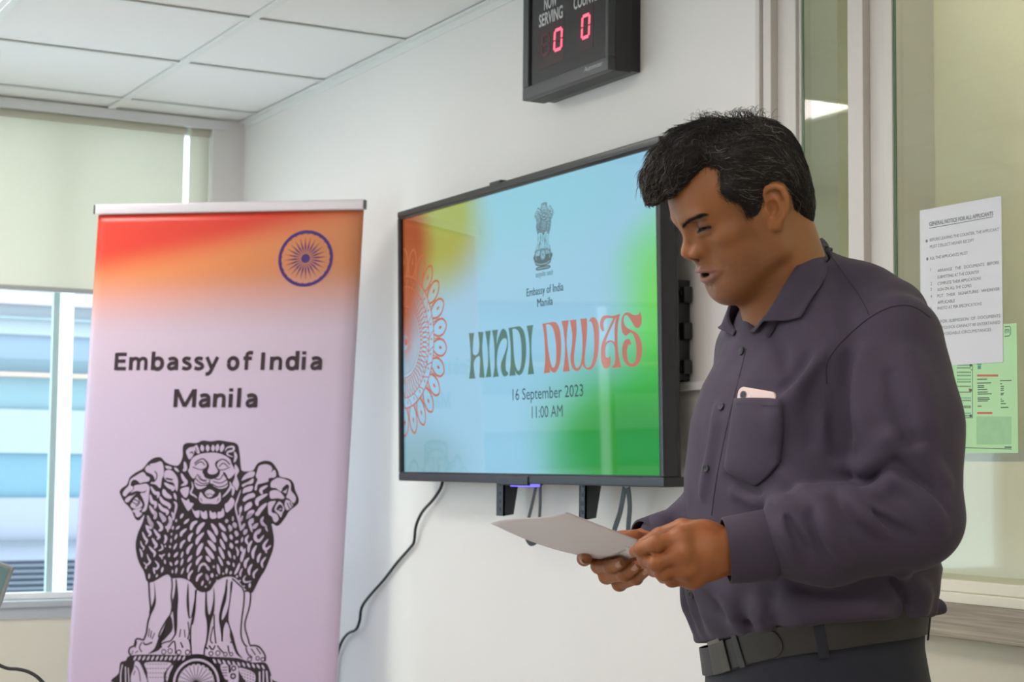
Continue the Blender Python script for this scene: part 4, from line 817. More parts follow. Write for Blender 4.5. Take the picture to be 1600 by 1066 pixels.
# the same emblem, small, on the slide
e0 = tvf.px(843.5, 316.5); e1 = tvf.px(845, 420.5); ek = (e0[1]-e1[1])/(1176-688)
draw_emblem(tvf, lambda x, y: (tvf.px(844, 370)[0]+(x-316)*ek*1.0, e0[1]-(y-688)*ek), SN, (scr_mat('slide_emblem_line', (62, 92, 104)), scr_mat('slide_emblem_fill', (140, 192, 214))), scr, bell=True, step=0.00008)
# ------------------------------------------------------------------ laptop on a side table at the left edge of the picture
LD = 3.3
tp = at(-230, 1090, LD); tz = 0.775
tb = empty('side_table', (tp[0], tp[1], 0), 'small white side table under the laptop, just below the picture', 'table')
tc = at(-120, 900, LD)
MB().box((tc[0]-0.45, tc[1]-0.35, tz-0.025), (tc[0]+0.42, tc[1]+0.35, tz)).build('tabletop', M['white_alu'], tb, bevel=0.004)
for sx in (-0.40, 0.37):
    for sy in (-0.30, 0.30): MB().box((tc[0]+sx-0.02, tc[1]+sy-0.02, 0), (tc[0]+sx+0.02, tc[1]+sy+0.02, tz-0.025)).build('leg', M['white_alu'], tb)
c_tr = at(22.5, 886, LD); c_bl = at(-12, 985, LD)
lap = empty('laptop', (tc[0], tc[1], tz), 'open laptop at the left edge of the picture, only the grey screen corner showing', 'laptop')
rt = np.array([0.94, 0.34, 0]); rt /= np.linalg.norm(rt)
bl_ = at(-6, 968, LD); ea = c_tr-bl_; ea /= np.linalg.norm(ea)
# screen panel: right edge runs from the hinge up to the top right corner
up_ = ea; hz = c_tr-up_*((c_tr[2]-tz-0.02)/up_[2])
top_l = at(-120, 838, LD); tl = top_l-c_tr; tl /= np.linalg.norm(tl)
lf = Frame(hz, -tl, up_); Lh = np.linalg.norm(c_tr-hz)
MB().obox(lf, (-0.34, 0, -0.004), (0, Lh, 0.003)).build('screen_lid', mat('laptop_silver', rgb(150, 156, 158), 0.35, metal=0.4), lap, bevel=0.002)
MB().obox(lf, (-0.333, 0.012, 0.003), (-0.007, Lh-0.007, 0.0036)).build('display', mat('laptop_display', rgb(104, 134, 136), 0.15), lap)
bb = [hz, hz+tl*0.34]; fw = np.cross(np.array([0, 0, 1.0]), tl); fw[2] = 0; fw /= np.linalg.norm(fw)
if fw[1] > 0: fw = -fw
P0 = [np.array([p[0], p[1], tz]) for p in (hz, hz+tl*0.34)]
MB().prism([P0[0], P0[1], P0[1]+fw*0.23, P0[0]+fw*0.23], (0, 0, 0.018)).build('keyboard_base', M['dark'], lap, bevel=0.002)
cp = [(-8, 1036), (4, 1042), (14, 1045), (28, 1046), (44, 1050), (58, 1058), (70, 1070)]
cpts = spline([at(x, y, LD-0.02) for x, y in cp], False, 5)
last = cpts[-1]; cpts += [last+np.array([0.012, 0, -0.03]), np.array([last[0]+0.02, last[1], tz+0.003]), np.array([last[0]+0.06, last[1]-0.05, tz+0.003])]
lc = MB().tube(cpts, 0.0035, 8).build('laptop_cable', M['cable'], smooth=True)
tag(lc, 'black cable curling up beside the laptop at the lower left', 'cable')
# ------------------------------------------------------------------ modelling of soft forms: distance fields turned into meshes
def ln(p): return np.sqrt((p*p).sum(-1))
def ell(p, c, r, R=None):
    q = p-np.array(c, float)
    if R is not None: q = q@R
    r = np.array(r, float); k0 = ln(q/r); k1 = ln(q/(r*r))
    return k0*(k0-1)/np.maximum(k1, 1e-9)
def cone(p, a, b, ra, rb=None):
    a = np.array(a, float); b = np.array(b, float); rb = ra if rb is None else rb
    ab = b-a; L = ab@ab; t = np.clip(((p-a)@ab)/max(L, 1e-12), 0, 1)
    return ln(p-a-t[..., None]*ab)-(ra+(rb-ra)*t)
def chain(p, pts, rs, k=0.0):
    d = None
    for i in range(len(pts)-1):
        e = cone(p, pts[i], pts[i+1], rs[i], rs[i+1]); d = e if d is None else (np.minimum(d, e) if k == 0 else smin(d, e, k))
    return d
def smin(a, b, k):
    h = np.maximum(k-np.abs(a-b), 0)/k; return np.minimum(a, b)-h*h*k*0.25
def smax(a, b, k): return -smin(-a, -b, k)
def sub(a, b, k): return smax(a, -b, k)
def sstep(x, a, b): t = np.clip((x-a)/(b-a), 0, 1); return t*t*(3-2*t)
def surf(fn, lo, hi, h, slack=1.0, B=12):
    """naive surface nets over blocks that can hold the surface; fn takes (N,3) points"""
    lo = np.array(lo, float); nb = np.maximum(1, np.ceil((np.array(hi)-lo)/(h*B)).astype(int)); N = nb*B
    bi = np.stack(np.meshgrid(*[np.arange(n) for n in nb], indexing='ij'), -1).reshape(-1, 3)
    cen = lo+(bi+0.5)*B*h; d = np.concatenate([fn(cen[i:i+20000]) for i in range(0, len(cen), 20000)])
    bi = bi[np.abs(d) < B*h*0.87*slack+h*2]
    g = np.stack(np.meshgrid(*[np.arange(B+1)]*3, indexing='ij'), -1)
    gl = g.reshape(-1, 3)
    S = (N+1).astype(np.int64)
    cid = lambda c: (c[..., 0].astype(np.int64)*S[1]+c[..., 1])*S[2]+c[..., 2]
    IDS = []; POS = []; EQ = []; EF = []
    G = 40
    for s in range(0, len(bi), G):
        bb = bi[s:s+G]; idx = bb[:, None, :]*B+gl[None]; pts = lo+idx*h
        D = fn(pts.reshape(-1, 3)).reshape(len(bb), B+1, B+1, B+1)
        neg = D < 0
        cs = [D[:, i:B+i, j:B+j, k:B+k] for i in (0, 1) for j in (0, 1) for k in (0, 1)]
        cn = sum((c < 0).astype(np.int8) for c in cs); act = (cn > 0) & (cn < 8)
        if not act.any(): continue
        w = np.nonzero(act); base = bb[w[0]]*B+np.stack(w[1:], -1)
        c8 = np.stack([c[act] for c in cs], -1)
        off = np.array([(i, j, k) for i in (0, 1) for j in (0, 1) for k in (0, 1)], float)
        acc = np.zeros((len(base), 3)); cnt = np.zeros(len(base))
        for a in range(8):
            for b in range(a+1, 8):
                if np.abs(off[a]-off[b]).sum() != 1: continue
                m = (c8[:, a] < 0) != (c8[:, b] < 0)
                if not m.any(): continue
                t = c8[m, a]/(c8[m, a]-c8[m, b]); acc[m] += off[a]+t[:, None]*(off[b]-off[a]); cnt[m] += 1
        IDS.append(cid(base)); POS.append(lo+(base+acc/cnt[:, None])*h)
        for ax in range(3):
            sl = [slice(0, B)]*3; s2 = list(sl); s2[ax] = slice(1, B+1)
            n0 = neg[(slice(None),)+tuple(sl)]; n1 = neg[(slice(None),)+tuple(s2)]
            e = n0 != n1
            if not e.any(): continue
            w = np.nonzero(e); p0 = bb[w[0]]*B+np.stack(w[1:], -1)
            u, v = (ax+1) % 3, (ax+2) % 3; du = np.zeros(3, int); du[u] = 1; dv = np.zeros(3, int); dv[v] = 1
            q = np.stack([cid(p0-du-dv), cid(p0-dv), cid(p0), cid(p0-du)], -1)
            flip = ~n0[e]; q[flip] = q[flip][:, ::-1]; EQ.append(q)
    ids = np.concatenate(IDS); pos = np.concatenate(POS); q = np.concatenate(EQ)
    o = np.argsort(ids); ids = ids[o]; pos = pos[o]
    f = np.searchsorted(ids, q); ok = ((f < len(ids)).all(1))
    f = np.minimum(f, len(ids)-1); ok &= (ids[f] == q).all(1)
    return pos, f[ok]
def np_mesh(name, pos, f, m, parent=None, col=None, smooth=True):
    me = bpy.data.meshes.new(name); n = len(pos)
    me.vertices.add(n); me.vertices.foreach_set('co', np.asarray(pos, np.float32).ravel())
    k = f.shape[1]; me.loops.add(len(f)*k); me.loops.foreach_set('vertex_index', f.astype(np.int32).ravel())
    me.polygons.add(len(f)); me.polygons.foreach_set('loop_start', np.arange(0, len(f)*k, k, dtype=np.int32))
    if smooth: me.polygons.foreach_set('use_smooth', np.ones(len(f), bool))
    me.update(calc_edges=True)
    if col is not None:
        at_ = me.color_attributes.new('tint', 'FLOAT_COLOR', 'POINT'); c = np.ones((n, 4), np.float32); c[:, :3] = col; at_.data.foreach_set('color', c.ravel())
    return link_mesh(name, me, m, parent)
def relax(pos, f, it=1, lam=0.5):
    n = len(pos); e = np.concatenate([f[:, [i, (i+1) % 4]] for i in range(4)]); 
    for _ in range(it):
        acc = np.zeros_like(pos); c = np.zeros(n)
        for a, b in ((0, 1), (1, 0)):
            for k in range(3): acc[:, k] += np.bincount(e[:, a], pos[e[:, b], k], n)
            c += np.bincount(e[:, a], minlength=n)
        pos = pos+lam*(acc/np.maximum(c, 1)[:, None]-pos)
    return pos
def fbm(p, s, seed=0, oct=3):
    """cheap smooth noise from rotated sines"""
    r = np.random.RandomState(seed); o = 0; a = 1.0
    for k in range(oct):
        for _ in range(3):
            d = r.normal(size=3); d /= np.linalg.norm(d); o = o+a*np.sin(p@d*(s*2**k)+r.uniform(0, 6.28))
        a *= 0.5
    return o/3
# ------------------------------------------------------------------ the speaker: head frame
HY, HP, HR, HTX, HTY, HD, HS = math.radians(15.5), math.radians(22.5), math.radians(-3.0), 0.3125, 0.1665, 2.300, 0.957
def head_axes():
    cy, sy, cp, sp, cr, sr = math.cos(HY), math.sin(HY), math.cos(HP), math.sin(HP), math.cos(HR), math.sin(HR)
    Rm = np.array([[cy, -sy, 0], [sy, cy, 0], [0, 0, 1]])@np.array([[cp, 0, sp], [0, 1, 0], [-sp, 0, cp]])@np.array([[1, 0, 0], [0, cr, -sr], [0, sr, cr]])
    # rows of the camera: right, up, forward;  q=(image left, toward camera, up)
    C = np.stack([-CM[0], -CM[2], CM[1]], 1)
    return C@Rm
HA = head_axes(); HO = CAM+CM[0]*HTX+CM[1]*HTY+CM[2]*HD
def h2w(p): return HO+(np.asarray(p)*HS/1000.0)@HA.T
def w2h(p): return (p-HO)@HA*(1000.0/HS)
def mir(p): q = p.copy(); q[:, 1] = np.abs(q[:, 1]); return q
def rotm(ax, deg):
    return np.array(Matrix.Rotation(math.radians(deg), 3, ax))
R_EARL = rotm('Z', -24)@rotm('Y', -12)
def ear_sdf(q):
    """left ear, mirrored for the other side; local: x forward, y out, z up, origin near its middle"""
    e = (q-np.array([-9.0, 74.0, 7.0]))@R_EARL/0.93
    hel = [(13, -1, 10), (12, 3, 22), (5, 7, 30), (-6, 9, 32), (-15, 9, 26), (-19, 9, 14), (-18, 8, 0), (-14, 6.5, -12), (-8, 5, -20)]
    pl = ell(e, (-3, 1.5, 3), (17, 4.5, 29))                       # plate
    d = smin(pl, cone(e, (6, -8, 8), (-2, 0, 4), 9, 8), 8)          # root on the skull
    d = smin(d, cone(e, (6, -8, -12), (-2, 0, -8), 8, 7), 8)
    d = smin(d, chain(e, hel, [3.2, 3.8, 4.2, 4.2, 4.2, 4.2, 4.2, 4.0, 3.6]), 2.5)
    d = smin(d, ell(e, (-1, 2.5, -25), (10.5, 5, 10)), 5)           # lobe
    d = smin(d, chain(e, [(1, 4, 18), (-7, 6.0, 12), (-10, 6.5, 0), (-6, 5.5, -10), (2, 4.2, -14)], [2.6, 3.4, 3.4, 3.2, 3.2]), 3)
    d = sub(d, ell(e, (3, 7.5, 0), (9.5, 10.5, 12.5)), 2.5)            # concha
    d = sub(d, ell(e, (4, 7.5, 16), (5, 4, 5)), 3)
    d = sub(d, chain(e, [(0, 8, 25), (-9, 9.5, 22), (-13.4, 10, 12), (-13.5, 10, 0)], [1.8]*4), 2)
    d = smin(d, ell(e, (11.5, 3, -5), (4, 4.5, 6)), 4)              # tragus
    return d*0.93
def head_sdf(p, fine=True):
    q = mir(p)
    d = ell(q, (2, 0, 48), (91, 74, 76))
    d = smin(d, ell(q, (-22, 0, 28), (64, 71, 62)), 20)
    d = smin(d, ell(q, (50, 0, 38), (47, 57, 54)), 18)               # forehead
    d = smin(d, ell(q, (36, 0, -22), (46, 54, 64)), 22)              # middle of the face
    d = smin(d, ell(q, (40, 0, -66), (46, 48, 34)), 22)              # jaw body
    d = smin(d, cone(q, (0, 52, -52), (66, 22, -80), 15, 14), 20)    # jaw line
    d = smin(d, cone(q, (0, 54, -10), (0, 52, -52), 17, 15), 20)
    d = smin(d, ell(q, (52, 44, -6), (23, 18, 16)), 16)             # cheek bone
    d = smin(d, ell(q, (42, 32, -38), (29, 24, 30)), 16)             # cheek
    d = smin(d, ell(q, (67.5, 0, -86), (18, 22, 15)), 14)            # chin
    d = smin(d, ell(q, (28, 0, -93), (42, 36, 18)), 20)              # under the chin
    d = smin(d, ell(q, (62, 0, -47), (25, 30, 24)), 12); d = smin(d, ell(q, (80, 0, -33), (13, 19, 11)), 8)
    d = smin(d, cone(q, (89.5, 10, 26), (81, 42, 30), 8, 8), 14)        # brow ridge
    d = sub(d, ell(q, (93, 36, 17), (15, 18, 10.0)), 10)             # eye socket
    d = sub(d, ell(q, (101, 17, 8), (12, 7, 15)), 9)
    # nose
    n = cone(q, (86, 0, 20), (97.5, 0, -6), 6, 7)
    n = smin(n, ell(q, (100.5, 0, -14), (10, 8.5, 8.5)), 7)
    n = smin(n, ell(q, (92, 12.5, -18.5), (11.5, 7, 7.5)), 6)
    n = smin(n, cone(q, (99.5, 0, -21.5), (92.5, 0, -28), 4.6, 4.8), 5)
    n = smin(n, cone(q, (83, 4, 22), (83, 13, -16), 5, 8), 12)
    d = smin(d, n, 9)
    d = sub(d, ell(q, (96.5, 6.8, -27.5), (9.0, 3.8, 5.4), rotm('Z', 18)), 2.5)
    d = sub(d, cone(q, (88, 28, -20), (72, 41, -46), 0.2, 0.2), 8)   # fold beside the mouth
    # lips
    up = chain(q, [(94.5, 0, -44.3), (93, 8, -44), (87, 20, -46.4), (76.5, 32, -50.2)], [3.7, 3.9, 3.3, 2.0])
    lo = chain(q, [(89.5, 0, -60), (88.3, 9, -59.5), (84, 21, -56), (76, 31.5, -51.2)], [5.6, 5.5, 4.7, 2.0])
    d = smin(d, smin(up, lo, 2), 4.5)
    d = sub(d, ell(q, (91, 0, -52.2), (13, 15, 3.0)), 2.0)
    d = sub(d, chain(q, [(94, 8, -51.8), (88, 21, -51.4), (79, 33, -50.8)], [0.9, 0.9, 0.6]), 1.6)
    d = sub(d, ell(q, (101, 0, -36), (5, 3, 8)), 5)
    d = sub(d, cone(q, (91, 0, -71), (88, 8, -70.5), 1.0, 0.5), 8)       # dip below the lower lip
    # lids: closed over the ball but for a narrow slit
    b = np.array([71.8, 37.0, 18.0]); lid = ln(q-b)-14.2
    lid = smax(lid, -(ell(q, (85, 38.0, 13.0), (11, 15, 1.4), rotm('X', 5))), 1.2)
    d = smin(d, lid, 4.5)
    d = sub(d, cone(q, (87, 25, 25.0), (79, 45, 24), 0.6, 0.6), 3.2)   # crease of the upper lid
    d = smin(d, cone(q, (84, 25, 5), (76, 45, 7), 2, 2), 6)          # lower lid fold
    d = smin(d, ear_sdf(q), 4)
    return d
def head_tint(p):
    q = mir(p); base = np.array([0.285, 0.112, 0.037]); n = len(q); c = np.tile(base, (n, 1))
    def put(col, w):
        nonlocal c
        c = c*(1-w[:, None])+np.array(col)*w[:, None]
    put((0.250, 0.100, 0.036), 0.75*sstep(fbm(p, 0.05, 3), -0.2, 0.9))
    # beard shadow
    w = sstep(q[:, 2], -22, -50)*sstep(q[:, 0], -12, 18)*sstep(q[:, 2], -125, -96)
    w = np.maximum(w, (1-sstep(ln((q-np.array([93, 0, -35]))/np.array([16, 28, 9])), 0.6, 1.1)))
    w *= 0.75+0.25*sstep(fbm(p, 0.9, 8, 2), -.5, .5)
    put((0.185, 0.074, 0.030), 0.62*w)
    put((0.39, 0.145, 0.056), 0.6*(1-sstep(ln((q-np.array([102, 5, -15]))/np.array([14, 16, 14])), 0.5, 1.1)))
    put((0.11, 0.048, 0.026), 0.55*(1-sstep(ln((q-np.array([82, 36, 13]))/np.array([18, 21, 12])), 0.55, 1.05)))    # darker tint round the eyes
    put((0.105, 0.045, 0.024), 0.5*(1-sstep(ln((q-np.array([82, 37, 25]))/np.array([14, 20, 6])), 0.5, 1.05)))
    up = chain(q, [(94.5, 0, -44.3), (93, 8, -44), (87, 20, -46.4), (76.5, 32, -50.2)], [3.7, 3.9, 3.3, 2.0])
    lo = chain(q, [(89.5, 0, -60), (88.3, 9, -59.5), (84, 21, -56), (76, 31.5, -51.2)], [5.6, 5.5, 4.7, 2.0])
    put((0.245, 0.096, 0.066), 0.9*(1-sstep(np.minimum(up, lo), 0.2, 1.6)))
    put((0.035, 0.012, 0.010), 1-sstep(ell(q, (87, 0, -52.2), (14, 15, 3.2)), -0.5, 0.6))
    put((0.02, 0.012, 0.010), 1-sstep(ell(q, (84, 38.0, 12.6), (13, 16, 2.5), rotm('X', 5)), 0.0, 0.8))
    ear = ear_sdf(q); put((0.40, 0.150, 0.05), 0.55*(1-sstep(ear, 0.5, 3.0))*sstep(q[:, 1], 66, 74))
    return c
def skin_mat():
    m = mat('skin', (0.36, 0.18, 0.1, 1), 0.46, sss=0.12, spec=0.45); t = m.node_tree; b = t.nodes['Principled BSDF']
    a = t.nodes.new('ShaderNodeAttribute'); a.attribute_name = 'tint'; t.links.new(a.outputs['Color'], b.inputs['Base Color'])
    tc = t.nodes.new('ShaderNodeTexCoord'); n = t.nodes.new('ShaderNodeTexNoise'); n.inputs['Scale'].default_value = 900; n.inputs['Detail'].default_value = 2
    t.links.new(tc.outputs['Object'], n.inputs['Vector']); bp = t.nodes.new('ShaderNodeBump'); bp.inputs['Strength'].default_value = 0.25; bp.inputs['Distance'].default_value = 0.0006
    t.links.new(n.outputs['Fac'], bp.inputs['Height']); t.links.new(bp.outputs['Normal'], b.inputs['Normal']); return m
M['skin'] = skin_mat()
# ------------------------------------------------------------------ hair, brows, lashes
HPOLY = np.array([(104, 60), (95, 70), (86, 77), (75, 84), (63, 90), (53, 95), (46, 90), (41, 78), (47, 66), (52, 52), (46, 43), (38, 38), (31, 30), (27, 16), (25, 0), (21, -14), (12, -14), (8, 4), (2, 22), (-4, 35), (-14, 42), (-26, 40), (-35, 33), (-41, 14), (-45, -6), (-50, -24), (-64, -46), (-86, -60), (-140, -62), (-140, 190), (190, 190), (190, 40)], float)
def poly_sd(x, z, P=HPOLY):
    d = np.full(x.shape, 1e9); ins = np.zeros(x.shape, bool); n = len(P)
    for i in range(n):
        a, b = P[i], P[(i+1) % n]; e = b-a; wx, wz = x-a[0], z-a[1]
        t = np.clip((wx*e[0]+wz*e[1])/(e@e), 0, 1); d = np.minimum(d, (wx-e[0]*t)**2+(wz-e[1]*t)**2)
        c = (a[1] > z) != (b[1] > z); xi = a[0]+(z-a[1])/(b[1]-a[1]+1e-12)*e[0]; ins ^= c & (x < xi)
    d = np.sqrt(d); return np.where(ins, -d, d)
def scalp_sdf(q):
    d = ell(q, (2, 0, 48), (91, 74, 76)); d = smin(d, ell(q, (-22, 0, 28), (64, 71, 62)), 20)
    d = smin(d, ell(q, (50, 0, 38), (47, 60, 54)), 20)
    return smin(d, ell(q, (-52, 0, -14), (36, 46, 42)), 18)
def hair_sdf(p, rough=True):
    q = mir(p); m = poly_sd(q[:, 0], q[:, 2])
    t = 4.5+7.5*sstep(q[:, 2], 40, 100)+5.5*sstep(-q[:, 0], 30, 75)*sstep(q[:, 2], -40, 10)
    t = 1.0+(t-1.0)*sstep(-m, 0, 16)
    d = smax(scalp_sdf(q)-t, m, 3)
    f = chain(p, [(15, -8, 122), (52, -8, 121), (84, -6, 110), (106, -4, 94), (115, -3, 78)], [25, 26, 24, 20, 14], 6)
    f = smin(f, chain(p, [(15, 20, 118), (48, 22, 114), (76, 20, 100), (92, 16, 86)], [24, 24, 20, 13], 6), 12)
    f = smin(f, chain(p, [(15, -34, 114), (50, -36, 108), (76, -32, 94), (90, -26, 80)], [24, 24, 20, 13], 6), 12)
    d = smin(d, f, 14)
    if rough:
        w = sstep(-m, 0, 10)
        d = d+w*(0.9*fbm(p*np.array([0.35, 1.4, 1.0]), 0.16, 5, 2)+0.5*fbm(p, 0.55, 6, 2))*0.9
    return d
def hgrad(p):
    e = 0.8; g = np.stack([hair_sdf(p+np.eye(3)[i]*e, False)-hair_sdf(p-np.eye(3)[i]*e, False) for i in range(3)], -1)
    return g/(ln(g)[:, None]+1e-9)
def strand_mesh(P, R):
    """P (n,s,3) centre lines -> thin three-sided tubes"""
    n, s, _ = P.shape; T = np.gradient(P, axis=1); T /= ln(T)[..., None]+1e-9
    a = np.cross(T, np.array([0.31, 0.55, 0.77])); a /= ln(a)[..., None]+1e-9; b = np.cross(T, a)
    V = np.stack([P+R[..., None]*(math.cos(k)*a+math.sin(k)*b) for k in (0, 2.094, 4.189)], 2)
    base = (np.arange(n)[:, None]*s+np.arange(s-1)[None])*3
    F_ = np.concatenate([np.stack([base+k, base+(k+1) % 3, base+3+(k+1) % 3, base+3+k], -1).reshape(-1, 4) for k in range(3)])
    return V.reshape(-1, 3), F_
def build_hair(parent):
    rs = np.random.RandomState(11)
    pos, f = surf(hair_sdf, (-125, -105, -75), (150, 105, 160), 2.0)
    grey = lambda q: 0.06+0.45*sstep(q[:, 0], 70, 118)+0.10*sstep(np.abs(q[:, 1]), 50, 66)
    np_c = np.tile(np.array([0.0105, 0.0090, 0.0085]), (len(pos), 1))
    n = 13000; keep = rs.randint(0, len(pos), n*2); p = pos[keep]+rs.normal(size=(n*2, 3))*1.0
    q = mir(p); p = p[poly_sd(q[:, 0], q[:, 2]) < -1.0][:n]; n = len(p)
    g = hgrad(p); q = mir(p); side = sstep(q[:, 1], 38, 62); front = sstep(p[:, 0], 40, 90)*(1-side); back = sstep(-p[:, 0], 20, 70)
    st = 11; step = 4.2; L = [p.copy()]; cur = p.copy(); lift = rs.uniform(0.2, 1.8, n)+2.0*(1-side)*(1-0.8*back)*rs.exponential(1.0, n)
    jit = rs.normal(size=(n, 3))*0.22; ph = rs.uniform(0, 6.28, n); amp = 0.75*(1-side)+0.14
    for k in range(st-1):
        q = mir(cur); side = sstep(q[:, 1], 40, 64); front = sstep(cur[:, 0], 55, 100)*(1-side); back = sstep(-cur[:, 0], 20, 70)
        v = np.zeros_like(cur)
        v += (1-side)[:, None]*(1-back)[:, None]*np.array([1.0, 0, 0.05])
        v += front[:, None]*np.array([0.1, 0.0, -0.9])
        sgn = np.sign(cur[:, 1])
        v += (side*(1-back))[:, None]*np.array([-0.85, 0, -0.35]); v += back[:, None]*np.array([-0.15, 0, -1.0])
        v[:, 1] += 0.12*sgn*(1-side)
        w = amp*np.sin(ph+k*0.95); g = hgrad(cur)
        lat = np.cross(v, g); lat /= ln(lat)[:, None]+1e-9
        v = v+jit+w[:, None]*lat
        v -= (v*g).sum(1)[:, None]*g*0.9; v /= ln(v)[:, None]+1e-9
        cur = cur+v*step
        d = hair_sdf(cur, False); cur = cur-g*((d-lift*(k/st))[:, None])*0.8
        L.append(cur.copy())
    P = np.stack(L, 1)
    # strands must not hang over the face or the ear
    q = mir(P[:, -1]); bad = poly_sd(q[:, 0], q[:, 2]) > 5; P = P[~bad]
    Rr = np.interp(np.linspace(0, 1, st), [0, 0.15, 0.7, 1], [0.30, 0.55, 0.48, 0.10])[None]*rs.uniform(0.7, 1.25, len(P))[:, None]
    V1, F1 = strand_mesh(P, Rr)
    g1 = rs.uniform(size=len(P)) < grey(P[:, 5])
    c1 = np.where(g1[:, None], np.array([0.150, 0.135, 0.125])*rs.uniform(.35, 1.3, len(P))[:, None], np.array([0.0125, 0.0105, 0.0098])*rs.uniform(0.6, 1.5, len(P))[:, None]); c1 = np.repeat(c1, st*3, 0)
    # loose curls standing up on the crown
    m = 230; cl = np.where((rs.uniform(size=m) < 0.36)[:, None], rs.normal(size=(m, 2))*np.array([9, 14])+np.array([4, 4]), rs.normal(size=(m, 2))*np.array([14, 16])+np.array([-44, 4])); top = pos[(pos[:, 2] > 100) & (pos[:, 0] > -85) & (pos[:, 0] < 40)]; r0 = np.array([top[np.argmin((top[:, 0]-c_[0])**2+(top[:, 1]-c_[1])**2)] for c_ in cl]); s2 = 16; t = np.linspace(0, 1, s2)
    hgt = rs.uniform(4, 17, m); rad = rs.uniform(2.0, 6.0, m); a0 = rs.uniform(0, 6.28, m); tw = rs.uniform(3.0, 6.5, m)*rs.choice([-1, 1], m); dr = rs.normal(size=(m, 2))*5
    ang = a0[:, None]+tw[:, None]*t
    C2 = np.stack([r0[:, 0, None]+dr[:, 0, None]*t+rad[:, None]*np.cos(ang)*t**0.5, r0[:, 1, None]+dr[:, 1, None]*t+rad[:, None]*np.sin(ang)*t**0.5, r0[:, 2, None]-1+hgt[:, None]*np.sin(t*2.2)], -1)
    V2, F2 = strand_mesh(C2, np.interp(t, [0, 1], [0.36, 0.12])[None]*np.ones((m, 1)))
    c2 = np.tile(np.array([0.011, 0.0095, 0.009]), (len(V2), 1))
    # short hairs along the front of the temple and the sideburn
    e = []
    for _ in range(900):
        i = rs.randint(2, 16); a, b = HPOLY[i], HPOLY[i+1]; u = rs.uniform(); x, z = a+(b-a)*u; x += rs.normal()*2.2; z += rs.normal()*2.2
        e.append((x, z))
    e = np.array(e); Y = np.full(len(e), 80.0)
    pts = np.stack([e[:, 0], Y, e[:, 1]], -1)
    for _ in range(40):
        d = scalp_sdf(pts); pts[:, 1] -= np.clip(d, -6, 6)*0.8
    s3 = 6; dirv = np.array([-0.45, 0.12, -1.0])+rs.normal(size=(len(pts), 3))*0.28; dirv /= ln(dirv)[:, None]; up_ = (pts[:, 2] > 60)
    dirv[up_] = np.array([0.35, 0.3, -0.5])+rs.normal(size=(up_.sum(), 3))*0.4
    ll = rs.uniform(5, 11, len(pts))*np.where(up_, 0.7, 1.0); C3 = pts[:, None]+dirv[:, None]*(np.linspace(0, 1, s3)[None, :, None]*ll[:, None, None]); C3[..., 1] += 0.8
    C3b = C3.copy(); C3b[..., 1] *= -1; C3 = np.concatenate([C3, C3b])
    V3, F3 = strand_mesh(C3, np.interp(np.linspace(0, 1, s3), [0, 1], [0.26, 0.07])[None]*np.ones((len(C3), 1))); c3 = np.tile(np.array([0.013, 0.0105, 0.0095]), (len(V3), 1))
    VV = np.concatenate([pos, V1, V2, V3]); o1 = len(pos); o2 = o1+len(V1); o3 = o2+len(V2)
    FF = np.concatenate([f, F1+o1, F2+o2, F3+o3]); CC = np.concatenate([np_c, c1, c2, c3])
    hm = mat('hair_black', (0.012, 0.01, 0.01, 1), 0.5, spec=0.35); tt = hm.node_tree; a = tt.nodes.new('ShaderNodeAttribute'); a.attribute_name = 'tint'; tt.links.new(a.outputs['Color'], tt.nodes['Principled BSDF'].inputs['Base Color'])
    o = np_mesh('hair', h2w(VV), FF, hm, parent, CC); o['label'] = 'short wavy black hair with a greying fringe swept forward'
    # brows and lashes
    def tufts(name, fn, cnt, length, rad, seed):
        r_ = np.random.RandomState(seed); P0 = []; D0 = []
        for _ in range(cnt):
            u = r_.uniform(); p0, d0 = fn(u, r_); P0.append(p0); D0.append(d0)
        P0 = np.array(P0, float); D0 = np.array(D0, float); D0 /= ln(D0)[:, None]
        for _ in range(12):
            d = head_sdf(P0); e_ = 0.6; g = np.stack([head_sdf(P0+np.eye(3)[i]*e_)-head_sdf(P0-np.eye(3)[i]*e_) for i in range(3)], -1); g /= ln(g)[:, None]+1e-9; P0 = P0-g*d[:, None]*0.9
        t = np.linspace(0, 1, 5); C = P0[:, None]+D0[:, None]*(t[None, :, None]*length*r_.uniform(.7, 1.2, len(P0))[:, None, None])+g[:, None]*(0.2+0.9*np.sin(t*2.4))[None, :, None]
        Cb = C.copy(); Cb[..., 1] *= -1; C = np.concatenate([C, Cb])
        V, F_ = strand_mesh(C, np.interp(t, [0, 1], [rad, rad*0.3])[None]*np.ones((len(C), 1)))
        np_mesh(name, h2w(V), F_, hm, parent, np.tile(np.array([0.022, 0.014, 0.010]), (len(V), 1)))
    BP = spline([(99, 8, 21), (95, 26, 27), (90, 45, 31.5), (80, 53, 32), (70, 57, 27)], False, 8); BP = np.array(BP)
    def brow(u, r_):
        k = (0.02+0.74*u)*(len(BP)-1.01); i = int(k); c = BP[i]+(BP[i+1]-BP[i])*(k-i); dd = BP[i+1]-BP[i]; dd = dd/np.linalg.norm(dd)
        wd = 5.2*min(1, 0.5+u*2.2)*(1-0.78*max(0, u-0.35)/0.65)
        return c+np.array([0, 0, r_.normal()*wd*0.5]), dd+np.array([0, 0.1, 0.55*(0.5-u)])+r_.normal(size=3)*0.14
    tufts('eyebrow', brow, 520, 6.5, 0.21, 3)
    def lash(u, r_):
        return (88-u*12, 25+u*26, 12.6+2.0*math.sin(u*3.14)+r_.normal()*0.4+u*0.8), (0.85-0.3*u, 0.60*(u-0.2), -0.75+r_.normal()*.12)
    tufts('eyelash', lash, 80, 3.6, 0.24, 5)
